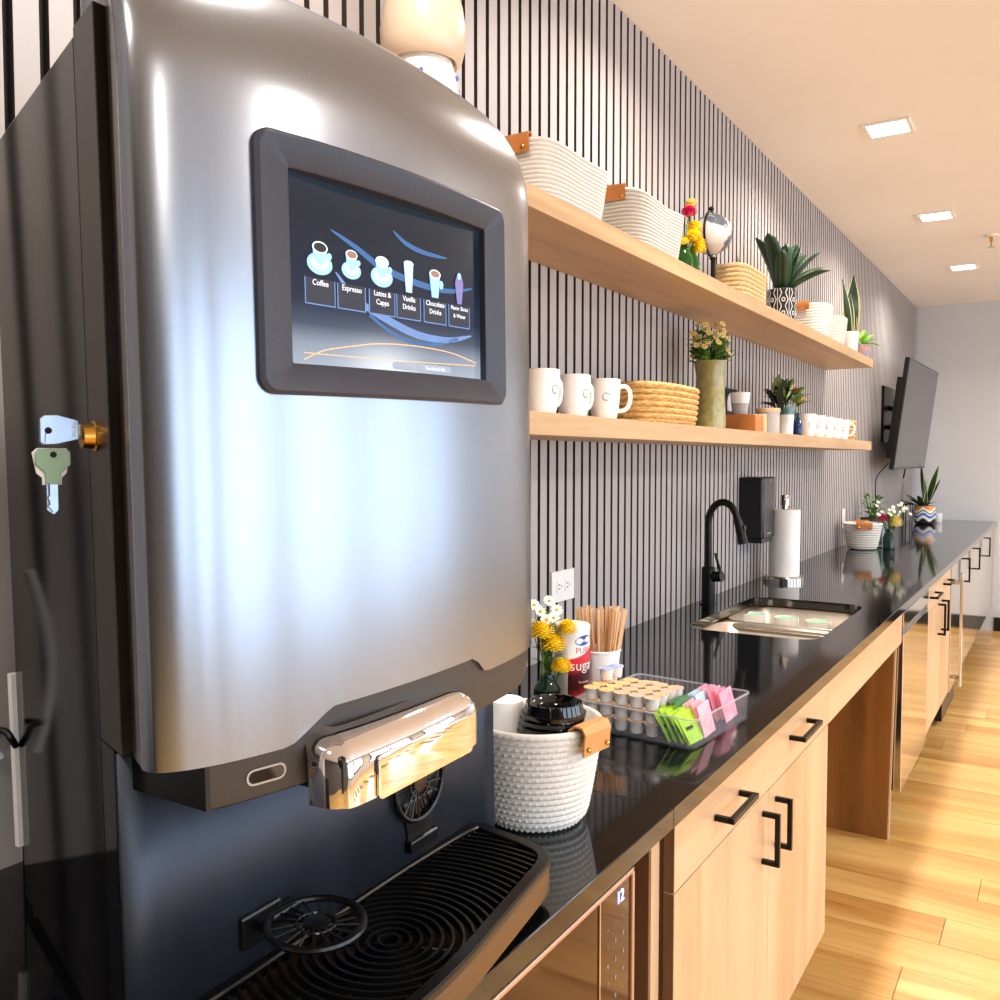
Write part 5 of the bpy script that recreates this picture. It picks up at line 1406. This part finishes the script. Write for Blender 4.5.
# creamers
cr_w = mat('creamer_cup', 'e6e3e0', .35)
M['crw'] = cr_w
def lidm(name, a, b_): return mat(name, a, .4, noise=.5, nscale=90, col2=b_)
lids = [lidm('creamer_lid_yellow', 'f0c860', 'b9a0c0'), lidm('creamer_lid_orange', 'f0a850', 'f4d4a0'), lidm('creamer_lid_lilac', 'd8b0c8', 'f0c070'), lidm('creamer_lid_blue', '4a80d8', 'dce6f4')]
lnames = ['yellow and lilac', 'orange', 'pale lilac', 'blue']
protos = []
def creamer(kind, loc, rot=None, label=''):
    if len(protos) <= kind or protos[kind] is None:
        while len(protos) <= kind: protos.append(None)
        t = thing('coffee_creamer', label, 'creamer', loc, 'coffee creamer cups in the organizer')
        MB().lathe([(.001, 0), (.0105, 0), (.0115, .001), (.0135, .0205), (.0155, .021), (.0155, .0220), (.001, .0220)], (0, 0, 0), 20).build('cup', 'crw', t, local=True)
        MB().lathe([(.0157, .0221), (.0157, .0228), (.001, .0230)], (0, 0, 0), 20).build('peel_lid', lids[kind], t, local=True, smooth=False)
        protos[kind] = t
    else: t = dup(protos[kind], loc, label)
    if rot is not None:
        t.rotation_mode = 'XYZ'; t.rotation_euler = rot
    return t
rnd = random.Random(21)
pc_ = .0325
for lay in range(3):
    for j in range(5):
        for i in range(4):
            if lay == 2 and (j > 3 and i > 2): continue
            s = .025 + i * .0315 ; t_ = .098 + j * pc_ - .002
            kind = 0 if lay < 2 else (1 if j >= 3 else rnd.choice([0, 0, 2]))
            pos = OP(s, t_ + rnd.uniform(-.0006, .0006), .0065 + lay * .0240)
            ly = ['bottom', 'middle', 'top'][lay]
            lb = 'creamer cup with %s lid, %s layer, %s row, %s from the left' % (lnames[kind], ly, ['front', 'second', 'third', 'fourth', 'back'][j], ['first', 'second', 'third', 'fourth'][i])
            creamer(kind, pos, (0, 0, rnd.uniform(0, 6)), lb)
for q, (s, t_, z_, kd, rt_) in enumerate([(.175, .225, .0068, 3, (.0, 0, 0)), (.207, .225, .0068, 3, (0, 0, 0)), (.175, .190, .0068, 3, (0, 0, 0)), (.207, .190, .0068, 1, (0, 0, 0)), (.235, .222, .0068, 3, (0, 0, 0)), (.175, .155, .0068, 3, (0, 0, 0)), (.175, .225, .0310, 3, (.0, 0, 0)),
                                          (.176, .190, .0310, 3, (.0, 0, 0)), (.176, .158, .0310, 1, (.0, 0, 0)), (.208, .190, .0310, 1, (0, 0, 1)), (.235, .188, .0068, 3, (0, 0, 0)), (.117, .226, .0788, 3, (.0, 0, 0)), (.085, .229, .0788, 3, (0, 0, 0))]):
    creamer(kd, OP(s, t_, z_), rt_, 'loose creamer cup with %s lid, %s' % (lnames[kd], ['back right corner', 'back right by wall', 'second row right half', 'orange among the blue', 'far right corner', 'right half nearest packets', 'upper at back', 'upper middle', 'upper orange nearest packets', 'upper orange at right', 'right edge', 'highest at back', 'highest at back left', 'highest orange left', 'highest orange right'][q]))
for o in list(bpy.data.objects):
    if o.get('category') == 'creamer': o['label'] = o['label'].replace(', number  heap,', ',')
# packets
def pk_mat(name, c1_, c2_): return mat(name, c1_, .55, noise=.6, nscale=60, col2=c2_)
pk = [('lime green', 'b4e034', '8fc828', 7, .010, .066), ('dark green', '3f7a48', '2c5a38', 2, .060, .080), ('pink', 'f0a0b4', 'f6c8d0', 4, .075, .118), ('white and blue', 'cfe0ea', '9fc4dc', 3, .150, .175), ('bright pink', 'ef7fa0', 'f7b0c4', 6, .178, .235)]
for name_, a, b_, n_, s0_, s1_ in pk:
    mm = pk_mat('packet_' + name_.replace(' ', '_'), a, b_); pr_ = None
    for k in range(n_):
        s = s0_ + (s1_ - s0_) * k / max(1, n_ - 1)
        if pr_ is None:
            pr_ = thing('sweetener_packet', '', 'packet', (0, 0, 0), name_ + ' packets in the organizer')
            mb = MB(); W2, H2 = .030, .058
            g = [(0, 0), (.5, 0), (1, 0), (1, .5), (1, 1), (.5, 1), (0, 1), (0, .5)]
            mb.add([(-W2 + 2 * W2 * u_, 0, H2 * v_) for u_, v_ in g] + [(0, .0018, H2 / 2), (0, -.0018, H2 / 2)], [(i, (i + 1) % 8, 8) for i in range(8)] + [((i + 1) % 8, i, 9) for i in range(8)])
            mb.build('paper_sleeve', mm, pr_, local=True)
            if 'green' in name_: MB().box((-.020, -.0021, .024), (.004, -.0012, .030)).box((-.004, .0012, .024), (.020, .0021, .030)).build('printed_band', 'black_plastic' if name_[0] == 'l' else 'white_plastic', pr_, local=True, smooth=False)
            o = pr_
        else: o = dup(pr_, (0, 0, 0))
        lean = {'lime green': -.45, 'dark green': -.35, 'pink': .1, 'white and blue': -.1, 'bright pink': .05}[name_] + rnd.uniform(-.06, .06)
        o.location = OP(s, .043 + rnd.uniform(-.003, .003) , .0075 + (.004 if name_ == 'dark green' else 0))
        o.rotation_mode = 'XYZ'
        ps, pt0, pst, ln_ = {'lime green': (.042, .058, -.0075, -.52), 'dark green': (.082, .046, -.010, -.55), 'pink': (.094, .040, -.009, -.30), 'white and blue': (.166, .066, -.008, -.25), 'bright pink': (.212, .068, -.0095, -.28)}[name_]
        o.location = OP(ps + rnd.uniform(-.002, .002), pt0 + pst * k, .0075 + (.012 if name_ == 'dark green' else 0))
        if True:
            o.rotation_euler = (ln_ + rnd.uniform(-.05, .05), rnd.uniform(-.12, .12), math.radians(88 + rnd.uniform(-6, 6)))
        else: o.rotation_euler = (lean, rnd.uniform(-.12, .12), PI - TH + rnd.uniform(-.08, .08) + (.0))
        o['label'] = '%s paper sweetener packet, %s of its kind from the wall side' % (name_, ['first', 'second', 'third', 'fourth', 'fifth', 'sixth', 'seventh'][k]) if n_ > 1 else name_

# ------------------------------------------------------------ counter, far end
rope_basket('rope_basket', 'round white rope basket with two leather handles on the counter beyond the sink', (.14, 5.47, CT + e), .075, .075, .105, .105, .15, 11, 2.3, 'rope', straps=((-75, 0), (105, 0)), sw=.085)
vf = thing('flower_vase', 'dark green glass vase with magenta and yellow flowers on the far counter', 'vase', (.27, 5.55, CT + e))
MB().lathe([(.001, .001), (.030, 0), (.034, .004), (.034, .07), (.022, .095), (.022, .115), (.020, .115), (.020, .095), (.031, .07), (.030, .006), (.001, .004)], (.27, 5.55, CT + e), 28, caps=False).build('vase_glass', 'dark_glass', vf)
a = MB(); petals(a, (.235, 5.55, CT + .175), .033, 70, .45); a.build('magenta_bloom', 'magenta', vf, smooth=False)
a = MB(); petals(a, (.305, 5.55, CT + .155), .038, 80, .45, squash=1.1); a.build('yellow_bloom', 'cream_petal', vf, smooth=False)
st = MB(); dp_ = MB(); de = MB(); rnd = random.Random(9)
for k in range(26):
    q = (.27 + rnd.uniform(-.09, .10), 5.58 + rnd.uniform(-.06, .06), CT + .19 + rnd.uniform(0, .085)); daisy(dp_, de, q, (.4, -.6, .6), .011, 7); st.tube([(.27, 5.55, CT + .08), q], .0012, 4)
for q in ((.235, 5.55, CT + .16), (.305, 5.55, CT + .14)): st.tube([(.27, 5.55, CT + .03), q], .0025, 5)
for k in range(14): leaf(st, (.27, 5.56, CT + .10 + .006 * k), k * 1.7, 60, 20, .07, .010, n=3)
st.build('stems', 'leaf_mid', vf); dp_.build('filler_flowers', 'white_petal', vf, smooth=False); de.build('flower_eyes', 'leaf_pale', vf)
gv = thing('glass_vase', 'clear glass vase behind the magenta flowers on the far counter', 'vase', (.20, 5.66, CT + e))
MB().lathe([(.001, .001), (.036, 0), (.040, .004), (.040, .12), (.038, .12), (.038, .008), (.001, .006)], (.20, 5.66, CT + e), 28, caps=False).build('vase_glass', 'clear_glass', gv)
sp2 = thing('potted_herb', 'leafy green herb in a dark pot behind the far rope basket', 'potted plant', (.10, 6.0, CT + e))
MB().lathe([(.001, .001), (.055, 0), (.06, .004), (.072, .15), (.066, .15), (.06, .13)], (.10, 6.0, CT + e), 30, caps=False).build('pot', mat('dark_green_pot', '2f4038', .4), sp2)
MB().lathe([(.062, .135), (.001, .14)], (.10, 6.0, CT + e), 24, caps=False).build('soil', 'soil', sp2)
a = MB(); b2 = MB(); rnd = random.Random(4)
for k in range(46):
    az = rnd.uniform(0, 2 * PI); rr3 = rnd.uniform(0, .06); z_ = CT + .14 + rnd.random() ** .8 * .15
    leaf(a, (.10 + rr3 * math.cos(az), 6.0 + rr3 * math.sin(az), z_), az, 40, -20, .045, .014, n=4)
for k in range(7):
    az = k * .9; b2.tube([(.10, 6.0, CT + .13), (.10 + .05 * math.cos(az), 6 + .05 * math.sin(az), CT + .29)], .0025, 5)
a.build('leaves', 'leaf_mid', sp2); b2.build('stems', 'stem', sp2)

fp = thing('potted_snake_plant', 'snake plant in a wavy blue and orange striped pot at the far end', 'potted plant', (.17, 7.88, CT + e))
m = bpy.data.materials.new('wavy_stripe_glaze'); m.use_nodes = True; nt = m.node_tree; L = nt.links.new; b = nt.nodes['Principled BSDF']; b.inputs['Roughness'].default_value = .3
tc = nt.nodes.new('ShaderNodeTexCoord'); sp3 = nt.nodes.new('ShaderNodeSeparateXYZ'); L(tc.outputs['Object'], sp3.inputs[0])
an = mth('ARCTAN2', sp3.outputs[1], sp3.outputs[0])
hh = mth('ADD', mth('MULTIPLY', sp3.outputs[2], 6.6), mth('MULTIPLY', mth('SINE', mth('MULTIPLY', an, 5.0)), .09))
r = nt.nodes.new('ShaderNodeValToRGB'); r.color_ramp.interpolation = 'CONSTANT'; L(hh, r.inputs[0]); els = r.color_ramp.elements
els[0].position = 0; els[0].color = srgb('2a2a2c'); els[1].position = .22; els[1].color = srgb('e8e2d8')
for p_, c_ in ((.38, '3a6fd0'), (.52, 'e8e2d8'), (.60, '2c2c30'), (.66, 'e6dccb'), (.80, 'd08a4a')):
    q = els.new(p_); q.color = srgb(c_)
L(r.outputs[0], b.inputs['Base Color']); M['wavy'] = m
MB().lathe([(.001, .001), (.060, 0), (.070, .006), (.086, .06), (.084, .11), (.074, .145), (.068, .145), (.076, .11)], (.17, 7.88, CT + e), 36, caps=False).build('pot', 'wavy', fp)
MB().lathe([(.072, .125), (.001, .13)], (.17, 7.88, CT + e), 24, caps=False).build('soil', 'soil', fp)
snake_plant(fp, (.17, 7.88), CT + .12, [(20, 80, 72, .36, .042), (170, 88, 86, .36, .038), (-60, 85, 82, .24, .034), (100, 84, 78, .28, .036), (10, 70, 66, .26, .034)])
for az, e0, l_ in ((-150, 25, .20), (-120, 35, .20), (190, 30, .20), (-90, 40, .17), (-60, 30, .15), (-20, 35, .14), (160, 50, .18), (-170, 50, .16), (-100, 60, .14)):
    a = MB(); leaf(a, (.15, 7.86, CT + .125), math.radians(az), e0, e0 - 30, l_, .022, fold=.3, n=5); a.build('leaf', 'leaf', fp)
fcu = thing('ceramic_cup', 'small white cup beside the striped pot at the far end', 'cup', (.245, 8.10, CT + e))
MB().lathe([(.001, .001), (.028, 0), (.030, .003), (.033, .075), (.030, .075), (.028, .008), (.001, .006)], (.245, 8.10, CT + e), 28, caps=False).build('cup_body', 'white_gloss', fcu)
pf_ = thing('plant_stand', 'small black wire stand at the far wall beside the striped pot', 'stand', (.06, 7.9, CT + e))
g = MB()
for (x, y) in ((.02, 7.84), (.07, 7.84), (.02, 7.96), (.07, 7.96)): g.tube([(x, y, CT + e), (x, y, CT + .15)], .004, 6)
g.build('legs', 'black_satin', pf_)
MB().box((.012, 7.835, CT + .150), (.076, 7.965, CT + .158)).build('top', 'black_satin', pf_, smooth=False)
